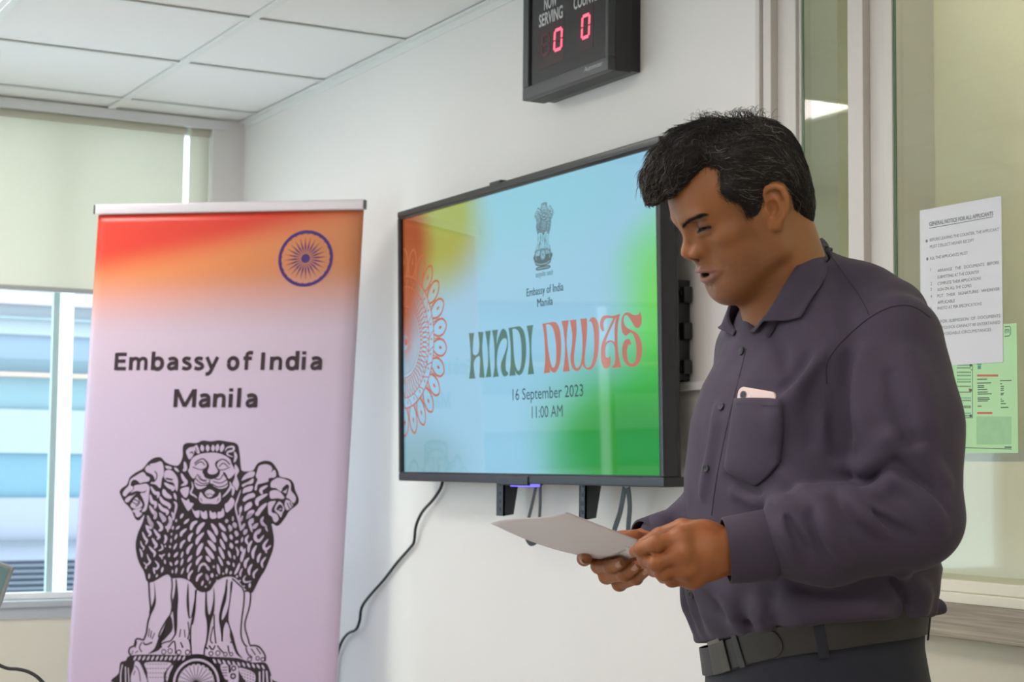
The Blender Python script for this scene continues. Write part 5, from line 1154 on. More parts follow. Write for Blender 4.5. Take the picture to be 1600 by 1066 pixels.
# ------------------------------------------------------------------ body in the shirt
AZ = math.radians(38.4); E_L = np.array([-math.cos(AZ), math.sin(AZ), 0]); E_V = np.array([math.sin(AZ), math.cos(AZ), 0])
PSI = math.radians(30)
BF_ = math.cos(PSI)*E_L-math.sin(PSI)*E_V; BL_ = np.array([-BF_[1], BF_[0], 0.0])   # facing, and his left
DT = 2.33
def lev(y): return at(1250, y, DT)[2]
# photo row: left silhouette, right silhouette, width/depth ratio
LEV = [(400, 1225, 1265, 1.5), (445, 1185, 1325, 1.6), (490, 1148, 1380, 1.62), (520, 1130, 1402, 1.58), (560, 1114, 1415, 1.5), (600, 1091, 1422, 1.45), (660, 1071, 1430, 1.4), (740, 1063, 1440, 1.36), (800, 1062, 1450, 1.35), (880, 1059, 1466, 1.35), (925, 1057, 1446, 1.35), (960, 1063, 1440, 1.37), (1000, 1086, 1439, 1.4), (1050, 1097, 1447, 1.4), (1120, 1095, 1470, 1.4)]
def level_rows(rows):
    Z = []; C = []; A = []; B = []
    for (y, xl, xr, k) in rows:
        p, q = at(xl, y, DT), at(xr, y, DT); W = np.linalg.norm(p-q)/2; a = 0.935*W/math.sqrt(math.cos(PSI)**2+(k*math.sin(PSI))**2)
        Z.append(at((xl+xr)/2, y, DT)[2]); C.append((p+q)[:2]/2); A.append(a); B.append(a*k)
    o = np.argsort(Z); return np.array(Z)[o], np.array(C)[o], np.array(A)[o], np.array(B)[o]
TZ, TC, TA, TBb = level_rows(LEV)
def torso_sdf(p, grow=0.0):
    z = p[:, 2]; cx = np.interp(z, TZ, TC[:, 0]); cy = np.interp(z, TZ, TC[:, 1]); a = np.interp(z, TZ, TA)+grow; b = np.interp(z, TZ, TBb)+grow
    dx, dy = p[:, 0]-cx, p[:, 1]-cy; f = dx*BF_[0]+dy*BF_[1]; l = dx*BL_[0]+dy*BL_[1]
    fx, ly = np.abs(f)/a, np.abs(l)/b; e = 2.35; r = (fx**e+ly**e)**(1/e)+1e-9
    g = np.sqrt((f/a/a)**2+(l/b/b)**2)+1e-9
    return np.minimum((r-1)*np.minimum(a, b)*1.0, 1e9) if False else (r-1)*r/np.maximum(g*1.0, 1e-6)*0.95
SH_L, EL_L, WR_L = at(1394, 536, 2.205), at(1427, 806, 2.135), at(1150, 858, 2.125)
SH_R, EL_R, WR_R = at(1190, 555, 2.47), at(1165, 815, 2.48), at(1012, 842, 2.375)
NB = at(1236, 470, 2.325)
def u_(a, b, t): return a+(b-a)*t
FOLDS = []   # (points, radius, blend, +1 ridge / -1 groove), filled from traced photo lines
def shirt_core(p):
    d = torso_sdf(p); d = smax(d, p[:, 2]-lev(418), 0.03)
    d = smin(d, chain(p, [at(1282, 430, 2.335), at(1345, 474, 2.28), at(1388, 496, 2.245)], [0.034, 0.050, 0.053], 0.02), 0.05)
    d = smin(d, cone(p, NB-np.array([0, 0, 0.050]), u_(NB, SH_L, 0.80)-np.array([0, 0, 0.012]), 0.050, 0.056), 0.04)
    d = smin(d, cone(p, NB-np.array([0, 0, 0.055]), u_(NB, SH_R, 0.80)+np.array([0, 0, 0.0]), 0.048, 0.058), 0.04)
    return d
def arm_l(p):
    m = at(1411, 672, 2.17)
    d = chain(p, [SH_L, m, EL_L], [0.065, 0.0735, 0.060], 0.02)
    w = u_(EL_L, WR_L, 0.5)-np.array([0, 0, 0.004])
    d2 = chain(p, [EL_L+np.array([0, 0, -0.004]), w, u_(EL_L, WR_L, 0.66)], [0.063, 0.058, 0.0505], 0.02)
    return smin(d, d2, 0.010)
def arm_r(p):
    d = chain(p, [SH_R, u_(SH_R, EL_R, 0.5), EL_R], [0.066, 0.066, 0.058], 0.02)
    return smin(d, chain(p, [EL_R, u_(EL_R, WR_R, 0.5), u_(EL_R, WR_R, 0.86)], [0.054, 0.045, 0.033], 0.02), 0.02)
Z_BELT = lev(1003)
def shirt_base(p):
    d = shirt_core(p); d = smin(d, arm_l(p), 0.007); return smin(d, arm_r(p), 0.02)
def shirt_sdf(p):
    d = shirt_base(p)
    for (pts, r, k, s, lo, hi) in FOLDS:
        m = ((p > lo) & (p < hi)).all(1)
        if m.any():
            e = chain(p[m], pts, r); d[m] = smin(d[m], e, k) if s > 0 else sub(d[m], e, k)
    # blousing above the belt and fine rumpling
    z = p[:, 2]
    w = np.exp(-((z-lev(950))/0.03)**2)
    ang = np.arctan2((p-TC[3][0])[:, 1] if False else p[:, 1]-TC[3][1], p[:, 0]-TC[3][0])
    d = d-w*0.004*np.sin(ang*17+1.5*np.sin(ang*5)+z*30)-0.0018*fbm(p*np.array([1, 1, 1.6]), 26, 21, 2)*sstep(z, lev(1000), lev(900))-0.0011*fbm(p*np.array([1, 1, 0.55])+0.02*np.sin(p[:, [1, 2, 0]]*22), 75, 33, 2)
    zb = z0_belt(p); bk = sstep(-((p[:, :2]-TC[3])@BF_[:2]), -0.12, 0.12); d = d-0.0075*sstep(zb+0.05-z, 0.0, 0.045)
    d = smax(d, zb-0.002-0.016*bk-z, 0.006)
    return d
def z0_belt(p):
    """height of the belt's top edge: lower in front than at the back"""
    q = p[:, :2]-TC[3]
    return BELT[0]+BELT[1]*np.clip(q@BF_[:2], -0.25, 0.25)+BELT[2]*np.clip(q@BL_[:2], -0.25, 0.25)
def w2p(p):
    q = CM@(np.asarray(p)-CAM); return 800+F_PX*q[0]/q[2], 533-F_PX*q[1]/q[2]
def fit_belt():
    """height of the belt's top edge as a tilted plane through its traced upper line"""
    rows = []; rhs = []; z = lev(985); a = np.interp(z, TZ, TA); b = np.interp(z, TZ, TBb); e = 2.35
    for deg in range(-10, 150, 8):
        t = math.radians(deg); cc, ss = math.cos(t), math.sin(t); r = (abs(cc/a)**e+abs(ss/b)**e)**(-1/e)
        q = np.array([*TC[3], z])+BF_*cc*r+BL_*ss*r; x, y = w2p(q); yt = np.interp(x, [1085, 1180, 1270, 1446], [1002, 991, 973, 945])
        y2 = w2p(q+np.array([0, 0, 0.01]))[1]; rows.append([1, cc*r, ss*r]); rhs.append(z+(yt-y)/(y2-y)*0.01)
    return np.linalg.lstsq(np.array(rows), np.array(rhs), rcond=None)[0]
BELT = fit_belt(); Z_FRONT = BELT[0]+0.16*BELT[1]; Z_BACK = BELT[0]-0.16*BELT[1]
def march(fn, x, y, t0=1.7, t1=2.9, off=0.0):
    """first meeting of many view rays with a form; x, y arrays"""
    D = np.stack([ray(a, b) for a, b in zip(np.ravel(x), np.ravel(y))]); t = np.full(len(D), t0)
    for _ in range(90):
        v = fn(CAM+D*t[:, None])-off; t = t+np.clip(v, -0.02, 0.05)*0.8
    return CAM+D*t[:, None], np.abs(v) < 0.004
def grad(fn, p, e=0.002):
    g = np.stack([fn(p+np.eye(3)[i]*e)-fn(p-np.eye(3)[i]*e) for i in range(3)], -1); return g/(ln(g)[:, None]+1e-9)
def fold(px, r, k, s, depth=0.0):
    q = spline(px, False, 4); P_, ok = march(shirt_base, [a[0] for a in q], [a[1] for a in q]); P_ = P_[ok]
    if len(P_) < 2: return
    g = grad(shirt_base, P_); P_ = P_+g*depth
    n = len(P_); rr = [r*(0.25+0.75*math.sin(math.pi*(i+0.5)/n)) for i in range(n)]
    FOLDS.append((list(P_), rr, k, s, P_.min(0)-0.05, P_.max(0)+0.05))
# creases traced from the photo
for px, r, k, s, dp in (
    ([(1294, 556), (1298, 600), (1306, 650), (1313, 705), (1334, 745)], 0.015, 0.008, -1, 0.004),
    ([(1325, 752), (1352, 752), (1374, 738), (1394, 716)], 0.016, 0.006, -1, 0.006),
    ([(1312, 724), (1345, 730), (1370, 717), (1390, 700)], 0.014, 0.012, 1, -0.005),
    ([(1335, 778), (1366, 771), (1395, 752), (1424, 758), (1450, 778)], 0.010, 0.013, 1, -0.002),
    ([(1394, 720), (1420, 742), (1452, 772), (1480, 804)], 0.009, 0.010, -1, 0.003),
    ([(1402, 748), (1432, 770), (1458, 802), (1474, 830)], 0.008, 0.012, 1, -0.002),
    ([(1400, 694), (1440, 712), (1478, 752)], 0.009, 0.016, 1, -0.003), ([(1380, 690), (1410, 672), (1450, 668)], 0.008, 0.018, 1, -0.003),
    ([(1266, 780), (1271, 815), (1282, 850), (1300, 880)], 0.009, 0.009, -1, 0.003),
    ([(1281, 780), (1290, 815), (1303, 848), (1325, 874)], 0.009, 0.013, 1, -0.002),
    ([(1306, 768), (1318, 797), (1345, 827), (1374, 848)], 0.008, 0.009, -1, 0.003),
    ([(1322, 768), (1340, 792), (1370, 815), (1404, 832)], 0.009, 0.014, 1, -0.002), ([(1360, 800), (1392, 822), (1430, 838)], 0.007, 0.010, -1, 0.002),
    ([(1222, 796), (1238, 822), (1262, 846)], 0.008, 0.012, 1, -0.002), ([(1214, 822), (1232, 850), (1246, 882)], 0.007, 0.010, 1, -0.002), ([(1230, 808), (1246, 838), (1264, 868)], 0.007, 0.008, -1, 0.002),
    ([(1284, 556), (1264, 582), (1242, 610), (1226, 642), (1220, 670)], 0.012, 0.020, 1, -0.004), ([(1286, 580), (1274, 610), (1268, 645), (1266, 690)], 0.010, 0.014, -1, 0.003), ([(1262, 560), (1244, 585), (1226, 606)], 0.008, 0.014, -1, 0.003),
    ([(1350, 552), (1340, 610), (1350, 670), (1374, 708)], 0.010, 0.022, 1, -0.004), ([(1324, 560), (1318, 620), (1326, 680)], 0.008, 0.016, -1, 0.003), ([(1420, 560), (1442, 620), (1452, 690)], 0.010, 0.03, 1, -0.005), ([(1388, 590), (1402, 640), (1425, 690)], 0.008, 0.018, -1, 0.003),
    ([(1150, 768), (1185, 780), (1225, 788), (1262, 790)], 0.008, 0.016, 1, -0.003), ([(1138, 742), (1160, 760), (1190, 772)], 0.007, 0.012, -1, 0.002), ([(1225, 740), (1250, 765), (1275, 778)], 0.008, 0.014, 1, -0.003),
    ([(1130, 938), (1180, 954), (1250, 962)], 0.008, 0.016, 1, -0.003), ([(1120, 955), (1170, 972), (1230, 978)], 0.006, 0.010, -1, 0.002), ([(1230, 932), (1300, 954), (1370, 950)], 0.009, 0.018, 1, -0.003), ([(1410, 895), (1432, 922), (1442, 950)], 0.009, 0.016, 1, -0.002), ([(1395, 905), (1408, 930), (1412, 955)], 0.007, 0.010, -1, 0.002),
    ([(1120, 640), (1112, 700), (1100, 770)], 0.006, 0.018, 1, -0.003), ([(1205, 520), (1220, 545), (1228, 575)], 0.007, 0.016, -1, 0.003), ([(1300, 425), (1318, 460), (1326, 500)], 0.008, 0.02, -1, 0.004),
    ([(1085, 870), (1110, 915), (1150, 945)], 0.008, 0.016, 1, -0.003), ([(1066, 850), (1078, 900), (1092, 950)], 0.006, 0.012, 1, -0.003)):
    fold(px, r, k, s, dp)
# hem of the shirt bulging out over the belt at the back
FOLDS.append(([at(1440, 952, 2.36), at(1458, 955, 2.38), at(1452, 956, 2.44)], [0.010, 0.009, 0.008], 0.018, 1, at(1440, 952, 2.36)-0.12, at(1440, 952, 2.36)+0.12))
# ---- hands
def hand(p, wrist, mcps, fingers, thumb, rp, rw):
    d = None
    for m in mcps:
        e = cone(p, wrist, m, rw, rp); d = e if d is None else smin(d, e, 0.012)
    for i in range(len(mcps)-1): d = smin(d, cone(p, mcps[i], mcps[i+1], rp*0.94), 0.010)
    for i in range(len(mcps)-1): d = smin(d, cone(p, u_(wrist, mcps[i], 0.55), u_(wrist, mcps[i+1], 0.55), rp*1.08), 0.012)
    fs = None
    for i, (pts, rs) in enumerate(fingers):
        e = chain(p, [mcps[i]]+pts, rs, 0.003)
        for j, q in enumerate(pts[:-1]): e = smin(e, ln(p-q)-rs[j+1]*1.07, 0.004)
        fs = e if fs is None else smin(fs, e, 0.0022)
    d = smin(d, fs, 0.007)
    t = chain(p, thumb[0], thumb[1], 0.004)
    return smin(d, t, 0.010)
HL_W = at(1146, 862, 2.132)
HL_M = [at(1063, 842, 2.108), at(1064, 866, 2.100), at(1071, 888, 2.106), at(1082, 903, 2.118)]
HL_F = [([at(1024, 850, 2.093), at(1002, 858, 2.108), at(991, 862, 2.120)], [0.0112, 0.0098, 0.0086, 0.0070]),
        ([at(1026, 880, 2.092), at(1010, 876, 2.118), at(1003, 871, 2.138)], [0.0112, 0.0098, 0.0086, 0.0070]),
        ([at(1036, 895, 2.100), at(1022, 890, 2.128), at(1015, 884, 2.148)], [0.0106, 0.0094, 0.0082, 0.0068]),
        ([at(1050, 906, 2.114), at(1037, 901, 2.138), at(1030, 896, 2.154)], [0.0096, 0.0084, 0.0074, 0.0062])]
HL_T = ([at(1118, 838, 2.142), at(1066, 826, 2.150), at(1030, 838, 2.152), at(1003, 851, 2.150)], [0.016, 0.0122, 0.0105, 0.0075])
def hand_l(p):
    d = hand(p, HL_W, HL_M, HL_F, HL_T, 0.0128, 0.0215)
    d = smin(d, cone(p, at(1100, 832, 2.135), at(1075, 836, 2.122), 0.014, 0.012), 0.014)
    for m in HL_M[:3]: d = smin(d, ln(p-(m+(CAM-m)/np.linalg.norm(CAM-m)*0.0055))-0.0092, 0.010)
    return d
HR_W = at(1022, 850, 2.385)
HR_M = [at(934, 848, 2.375), at(944, 858, 2.385), at(958, 866, 2.388), at(978, 876, 2.385)]
HR_F = [([at(917, 868, 2.345), at(913, 873, 2.305), at(915, 873, 2.292)], [0.0105, 0.0098, 0.0088, 0.0080]),
        ([at(936, 884, 2.325), at(955, 886, 2.288), at(970, 880, 2.268)], [0.0108, 0.0102, 0.0090, 0.0076]),
        ([at(948, 900, 2.325), at(976, 898, 2.285), at(994, 885, 2.265)], [0.0108, 0.0102, 0.0088, 0.0074]),
        ([at(968, 912, 2.330), at(994, 904, 2.293), at(1011, 891, 2.270)], [0.0102, 0.0096, 0.0080, 0.0068])]
HR_T = ([at(1012, 852, 2.362), at(990, 842, 2.335), at(968, 846, 2.315), at(950, 856, 2.305)], [0.016, 0.0115, 0.0095, 0.0075])
def hand_r(p): return hand(p, HR_W, HR_M, HR_F, HR_T, 0.0120, 0.0200)
CH = at(1165, 335, 2.30); CL_ = at(1070, 865, 2.12); CR_ = at(960, 875, 2.33)
def part(p, c, r, fn):
    d = ln(p-c)-r; m = d < 0.012; o = np.maximum(d, 0.006)+0.02
    if m.any(): o[m] = fn(p[m])
    return o
def neck_sdf(p):
    a = h2w((-32, 0, -26)); b = NB+np.array([0, 0, -0.02])-BF_*0.006
    d = cone(p, a, b, 0.053, 0.064)
    d = smin(d, cone(p, h2w((-12, 40, -34)), u_(NB, SH_L, 0.12), 0.017, 0.028), 0.025)
    return smin(d, cone(p, h2w((22, 0, -88)), NB+BF_*0.030+np.array([0, 0, -0.03]), 0.024, 0.030), 0.03)
def inner_sdf(p):
    d = shirt_core(p)+0.016; d = smax(d, z0_belt(p)+0.05-p[:, 2], 0.01)
    a = np.minimum(chain(p, [SH_L, EL_L, HL_W], [0.050, 0.040, 0.0235]), chain(p, [SH_R, EL_R, HR_W], [0.048, 0.038, 0.022]))
    return smin(d, a, 0.012)
def body_sdf(p):
    hd = part(p, CH, 0.185, lambda q: head_sdf(w2h(q))*HS/1000)
    d = smin(hd, neck_sdf(p), 0.012)
    d = smin(d, inner_sdf(p), 0.014)
    d = smin(d, part(p, CL_, 0.115, hand_l), 0.010)
    return smin(d, part(p, CR_, 0.115, hand_r), 0.010)
def body_tint(p):
    q = w2h(p); c = np.tile(np.array([0.295, 0.105, 0.032]), (len(p), 1)); m = ln(p-CH) < 0.20
    c[m] = head_tint(q[m])
    h = (ln(p-CL_) < 0.12) | (ln(p-CR_) < 0.12); hp = p[h]; base = np.tile(np.array([0.325, 0.112, 0.036]), (len(hp), 1))
    w = sstep(fbm(hp, 130, 9, 2), -.3, .9)[:, None]; base = base*(1-w*.35)+np.array([0.23, 0.075, 0.026])*w*.35
    for F_ in (HL_F, HR_F):
        for pts, rs in F_:
            for k in (0, 1):
                w = (1-sstep(ln(hp-pts[k]), 0.006, 0.014))[:, None]*0.35; base = base*(1-w)+np.array([0.23, 0.073, 0.028])*w
            w = (1-sstep(ln(hp-pts[-1]), 0.006, 0.013))[:, None]*0.5; base = base*(1-w)+np.array([0.40, 0.165, 0.080])*w
    c[h] = base; return c
# ------------------------------------------------------------------ build the speaker
foot = np.array([TC[3][0], TC[3][1], 0.0])
man = empty('person', foot, 'person in a dark grey-violet shirt reading from papers beside the television', 'person')
lo = np.minimum(at(1000, 160, 2.5), at(1520, 1000, 2.5)).min()
allp = np.array([SH_L, EL_L, WR_L, SH_R, EL_R, WR_R, HL_F[0][0][2], HR_F[0][0][2], h2w((130, -90, -60)), h2w((-110, 90, 140)), h2w((130, 90, 30)), h2w((-110, -90, 30)), at(1250, 1000, 2.05), at(1250, 1000, 2.6), at(1060, 900, 2.3), at(1480, 900, 2.4)])
LO, HI = allp.min(0)-0.09, allp.max(0)+0.09
LO[2] = BELT[0]-0.16*abs(BELT[1])-0.21*abs(BELT[2])-0.02; HI[2] = h2w((0, 0, 140))[2]+0.02
pos, f = surf(body_sdf, LO, HI, 0.0019)
np_mesh('body', pos, f, M['skin'], man, body_tint(pos))
build_hair(man)
def cloth_mat(name, c, c2, rough=0.75, scale=1500, bump=0.35):
    m = mat(name, c, rough, spec=0.25); t = m.node_tree; b = t.nodes['Principled BSDF']; tc = t.nodes.new('ShaderNodeTexCoord')
    b.inputs['Sheen Weight'].default_value = 0.06; b.inputs['Sheen Roughness'].default_value = 0.5
    n = t.nodes.new('ShaderNodeTexNoise'); n.inputs['Scale'].default_value = scale; n.inputs['Detail'].default_value = 1
    mp = t.nodes.new('ShaderNodeMapping'); mp.inputs['Scale'].default_value = (1, 1, 0.3); t.links.new(tc.outputs['Object'], mp.inputs[0]); t.links.new(mp.outputs[0], n.inputs['Vector'])
    mx = t.nodes.new('ShaderNodeMix'); mx.data_type = 'RGBA'; mx.inputs[6].default_value = c; mx.inputs[7].default_value = c2
    t.links.new(n.outputs['Fac'], mx.inputs[0]); t.links.new(mx.outputs[2], b.inputs['Base Color'])
    bp = t.nodes.new('ShaderNodeBump'); bp.inputs['Strength'].default_value = bump; bp.inputs['Distance'].default_value = 0.0004; t.links.new(n.outputs['Fac'], bp.inputs['Height']); t.links.new(bp.outputs['Normal'], b.inputs['Normal'])
    return m
M['shirt'] = cloth_mat('shirt_cotton', rgb(59, 52, 67), rgb(71, 64, 80))
M['thread'] = mat('dark_seam', rgb(38, 33, 44), 0.8)
vneck = lambda p: cone(p, at(1176, 508, 2.265), at(1196, 455, 2.29), 0.012, 0.055)
def shirt_full(p):
    d = shirt_sdf(p); d = sub(d, vneck(p), 0.006)
    return sub(d, cone(p, h2w((-24, 0, -30)), NB+np.array([0, 0, 0.012]), 0.064, 0.064), 0.006)
pos, f = surf(shirt_full, LO-0.02, np.array([HI[0], HI[1], lev(395)])+0.02, 0.0030)
# keep the hands out: sleeves end inside the cuffs
shirt = np_mesh('shirt', pos, f, M['shirt'], man)
def patch(poly_px, nu, nv, fn, off, name, m, parent, thick=0.0008, bulge=None):
    """cloth panel laid over the shirt: bilinear grid over four traced sides (left, right as lists of pixels top to bottom)"""
    Lp, Rp = poly_px; V = []
    Ls = [np.array(Lp[0])+0*np.array(Lp[0])]; 
    def along(P_, t):
        P_ = [np.array(q, float) for q in P_]; seg = [np.linalg.norm(P_[i+1]-P_[i]) for i in range(len(P_)-1)]; s = t*sum(seg); i = 0
        while i < len(seg)-1 and s > seg[i]: s -= seg[i]; i += 1
        return P_[i]+(P_[i+1]-P_[i])*(s/seg[i])
    xy = np.array([[along(Lp, j/nv)*(1-i/nu)+along(Rp, j/nv)*(i/nu) for i in range(nu+1)] for j in range(nv+1)]).reshape(-1, 2)
    P_, ok = march(fn, xy[:, 0], xy[:, 1]); g = grad(fn, P_)
    o = off if bulge is None else off+np.array([bulge(i/nu, j/nv) for j in range(nv+1) for i in range(nu+1)])[:, None]
    P_ = P_+g*o
    f = np.array([[j*(nu+1)+i, j*(nu+1)+i+1, (j+1)*(nu+1)+i+1, (j+1)*(nu+1)+i] for j in range(nv) for i in range(nu)])
    ob = np_mesh(name, P_, f, m, parent); s = ob.modifiers.new('thickness', 'SOLIDIFY'); s.thickness = thick; s.offset = 0
    return ob
# breast pocket with the telephone in it
pocket_b = lambda u, v: 0.0085*(1-v**3)*math.sin(math.pi*min(1, max(0, u*0.96+0.02)))**0.45+0.0008
pk = patch(([(1151, 624), (1145, 660), (1139, 700), (1134, 733), (1158, 748), (1182, 759)], [(1224, 626), (1224, 660), (1223, 700), (1220, 726), (1203, 744), (1183, 759)]), 16, 20, shirt_sdf, 0.0012, 'breast_pocket', M['shirt'], shirt, bulge=pocket_b)
def seam(px, fn, parent, w=0.0011, off=0.0006, name='seam'):
    q = spline(px, False, 4); P_, ok = march(fn, [a[0] for a in q], [a[1] for a in q]); P_ = P_[ok]
    if len(P_) > 2: return MB().tube(list(P_+grad(fn, P_)*off*0.4), w, 5).build(name, M['thread'], parent, smooth=True)
seam([(1151, 632), (1190, 634), (1223, 634)], lambda p: shirt_sdf(p)-0.0085, shirt, 0.0004)
seam([(1454, 497), (1425, 479), (1392, 480), (1360, 496), (1330, 520), (1306, 545), (1292, 570), (1292, 600)], shirt_sdf, shirt, 0.0008)
seam([(1300, 402), (1320, 430), (1345, 466), (1358, 492)], shirt_sdf, shirt, 0.0005)
seam([(1166, 545), (1155, 590), (1140, 650), (1128, 705), (1118, 760), (1112, 806)], shirt_sdf, shirt, 0.0005)
# buttons
bm_ = mat('dark_button', rgb(40, 38, 48), 0.3)
for (x, y) in ((1160, 549), (1128, 636), (1104, 732), (1081, 929)):
    P_, ok = march(shirt_sdf, [x], [y]); g = grad(shirt_sdf, P_)[0]; c = P_[0]+g*0.0012
    a = np.cross(g, [0, 0, 1.0]); a /= np.linalg.norm(a); b = np.cross(g, a)
    fr = Frame(c, a, b); sg_ = 1 if np.dot(fr.n, g) > 0 else -1; m = MB(); n = 20; V = []; Fc = []
    prof = [(0.0002, 0.0008), (0.0034, 0.0008), (0.0042, 0.0016), (0.0052, 0.0014), (0.0056, 0.0004), (0.0052, -0.001)]
    for (r, h) in prof:
        for k in range(n): t = 2*math.pi*k/n; V.append(fr(r*math.cos(t), r*math.sin(t), h*sg_))
    for i in range(len(prof)-1):
        for k in range(n): Fc.append((i*n+k, i*n+(k+1) % n, (i+1)*n+(k+1) % n, (i+1)*n+k))
    m.add(V, Fc)
    for (du, dv) in ((.0011, .0011), (-.0011, .0011), (.0011, -.0011), (-.0011, -.0011)): m.obox(fr, (du-.0004, dv-.0004, 0.0006*sg_), (du+.0004, dv+.0004, 0.0011*sg_))
    m.build('button', bm_, shirt, smooth=True)
# collar: near half from the photo, far half mirrored in the body's middle plane
inn = [(1281, 373, 2.352), (1258, 398, 2.280), (1232, 436, 2.246), (1203, 484, 2.247), (1178, 520, 2.280)]
out = [(1298, 396, 2.352), (1293, 416, 2.272), (1284, 450, 2.234), (1257, 501, 2.214), (1192, 501, 2.236), (1177, 523, 2.274)]
I3 = spline([at(*q) for q in inn], False, 6)
O3 = spline([at(*q) for q in out[:4]], False, 5)[:-1]+[u_(at(*out[3]), at(*out[4]), t) for t in np.linspace(0, 1, 7)]+[u_(at(*out[4]), at(*out[5]), t) for t in (0.5, 1.0)]
def resample(P_, n):
    P_ = np.array(P_); s = np.concatenate([[0], np.cumsum(ln(np.diff(P_, axis=0)))]); t = np.linspace(0, s[-1], n); return np.stack([np.interp(t, s, P_[:, k]) for k in range(3)], -1)
NCOL = 40; Ia = resample(I3, NCOL); Oa = resample(O3, NCOL); NR = 8
MIDP = NB.copy()
for A_ in (Ia, Oa):
    l_ = (A_-MIDP)@BL_; w_ = np.clip(1-np.arange(NCOL)/7, 0, 1)**1.5; A_ -= (l_[0]*w_)[:, None]*BL_
def mirror(P_): return P_-2*((P_-MIDP)@BL_)[:, None]*BL_
def leaf(Ia, Oa):
    rows = []
    for j in range(NR+1):
        t = j/NR; c = Ia*(1-t)+Oa*t; nrm = (c-MIDP); nrm[:, 2] = 0; nrm /= ln(nrm)[:, None]; rows.append(c+nrm*(0.006*math.sin(math.pi*min(1, t*1.0))*(1-t)))
    G = np.stack(rows, 0); V = G.reshape(-1, 3)
    for _ in range(6):
        d = shirt_full(V); m = d < 0.004; V[m] += grad(shirt_full, V[m])*(0.004-d[m])[:, None]
    f = np.array([[j*NCOL+i, j*NCOL+i+1, (j+1)*NCOL+i+1, (j+1)*NCOL+i] for j in range(NR) for i in range(NCOL-1)]); return V, f
V1, f1 = leaf(Ia, Oa); V2 = mirror(V1); Vc = np.concatenate([V1, V2]); fc = np.concatenate([f1, f1[:, ::-1]+len(V1)])
co = np_mesh('collar', Vc, fc, M['shirt'], shirt); so = co.modifiers.new('thickness', 'SOLIDIFY'); so.thickness = 0.0022; so.offset = 0
# collar stand inside
st_lo = Ia-np.array([0, 0, 0.034]); Vs, fs = np.concatenate([Ia, st_lo]), np.array([[i, i+1, NCOL+i+1, NCOL+i] for i in range(NCOL-1)])
cs = np_mesh('collar_stand', np.concatenate([Vs, mirror(Vs)]), np.concatenate([fs, fs[:, ::-1]+len(Vs)]), M['shirt'], shirt); so = cs.modifiers.new('thickness', 'SOLIDIFY'); so.thickness = 0.0015
# cuffs
def cuff(a, b, ra, rb, name='cuff'):
    d = b-a; d = d/np.linalg.norm(d); x = np.cross(d, [0, 0, 1.0]); x /= np.linalg.norm(x); y = np.cross(x, d); V = []; n = 36
    prof = [(0.0, ra-0.0022), (0.0, ra), (0.02, ra+0.0006), (0.5, (ra+rb)/2+0.001), (0.98, rb+0.0006), (1.0, rb), (1.0, rb-0.004), (0.5, (ra+rb)/2-0.004), (0.0, ra-0.0022)]
    for (t, r) in prof:
        for k in range(n):
            q = 2*math.pi*k/n; V.append(u_(a, b, t)+(x*math.cos(q)*0.92+y*math.sin(q)*1.08)*r*(1+0.012*math.sin(3*q+t*2)))
    f = np.array([[i*n+k, i*n+(k+1) % n, (i+1)*n+(k+1) % n, (i+1)*n+k] for i in range(len(prof)-1) for k in range(n)])
    return np_mesh(name, np.array(V), f, M['shirt'], shirt)
cuff(at(1134, 860, 2.128), at(1207, 851, 2.130), 0.0375, 0.0405); cuff(at(1004, 845, 2.383), at(1056, 833, 2.42), 0.0275, 0.032)
# trousers, belt
def trouser_sdf(p):
    z = p[:, 2]; d = torso_sdf(p, 0.0005); zb = z0_belt(p)-0.012
    hip = np.interp(z, [0.55, 0.80, 0.93], [0, .6, 1.0])
    d = smax(d, 0.80-z, 0.05)
    c = np.array([TC[1][0], TC[1][1], 0])
    for s in (1, -1):
        a = c+BL_*0.095*s+np.array([0, 0, 0.86]); k_ = c+BL_*0.10*s+BF_*0.01+np.array([0, 0, 0.48]); n_ = c+BL_*0.11*s-BF_*0.03+np.array([0, 0, 0.06])
        d = smin(d, chain(p, [a, k_, n_], [0.118, 0.088, 0.068], 0.03), 0.03)
    d = smax(d, z-zb, 0.004); d = smax(d, 0.035-z, 0.004)
    return d-0.0012*fbm(p, 16, 5, 2)
M['trouser'] = cloth_mat('trouser_wool', rgb(34, 36, 46), rgb(42, 44, 54), 0.7)
tl, th = TC[1]-0.36, TC[1]+0.36
pos, f = surf(trouser_sdf, (tl[0], tl[1], 0.02), (th[0], th[1], 1.12), 0.0055)
tr = np_mesh('trousers', pos, f, M['trouser'], man)
def ring_point(th_, dz, grow):
    """on the waist at body angle th (0 = front, 90 deg = his left)"""
    z = BELT[0]+BELT[1]*math.cos(th_)*0.155+BELT[2]*math.sin(th_)*0.20+dz
    p = np.array([[0, 0, z]]); cx = np.interp(z, TZ, TC[:, 0]); cy = np.interp(z, TZ, TC[:, 1]); a = np.interp(z, TZ, TA)+grow; b = np.interp(z, TZ, TBb)+grow
    e = 2.35; cc, ss = math.cos(th_), math.sin(th_); r = (abs(cc/a)**e+abs(ss/b)**e)**(-1/e)
    q = np.array([cx, cy, z])+BF_*cc*r+BL_*ss*r; return q
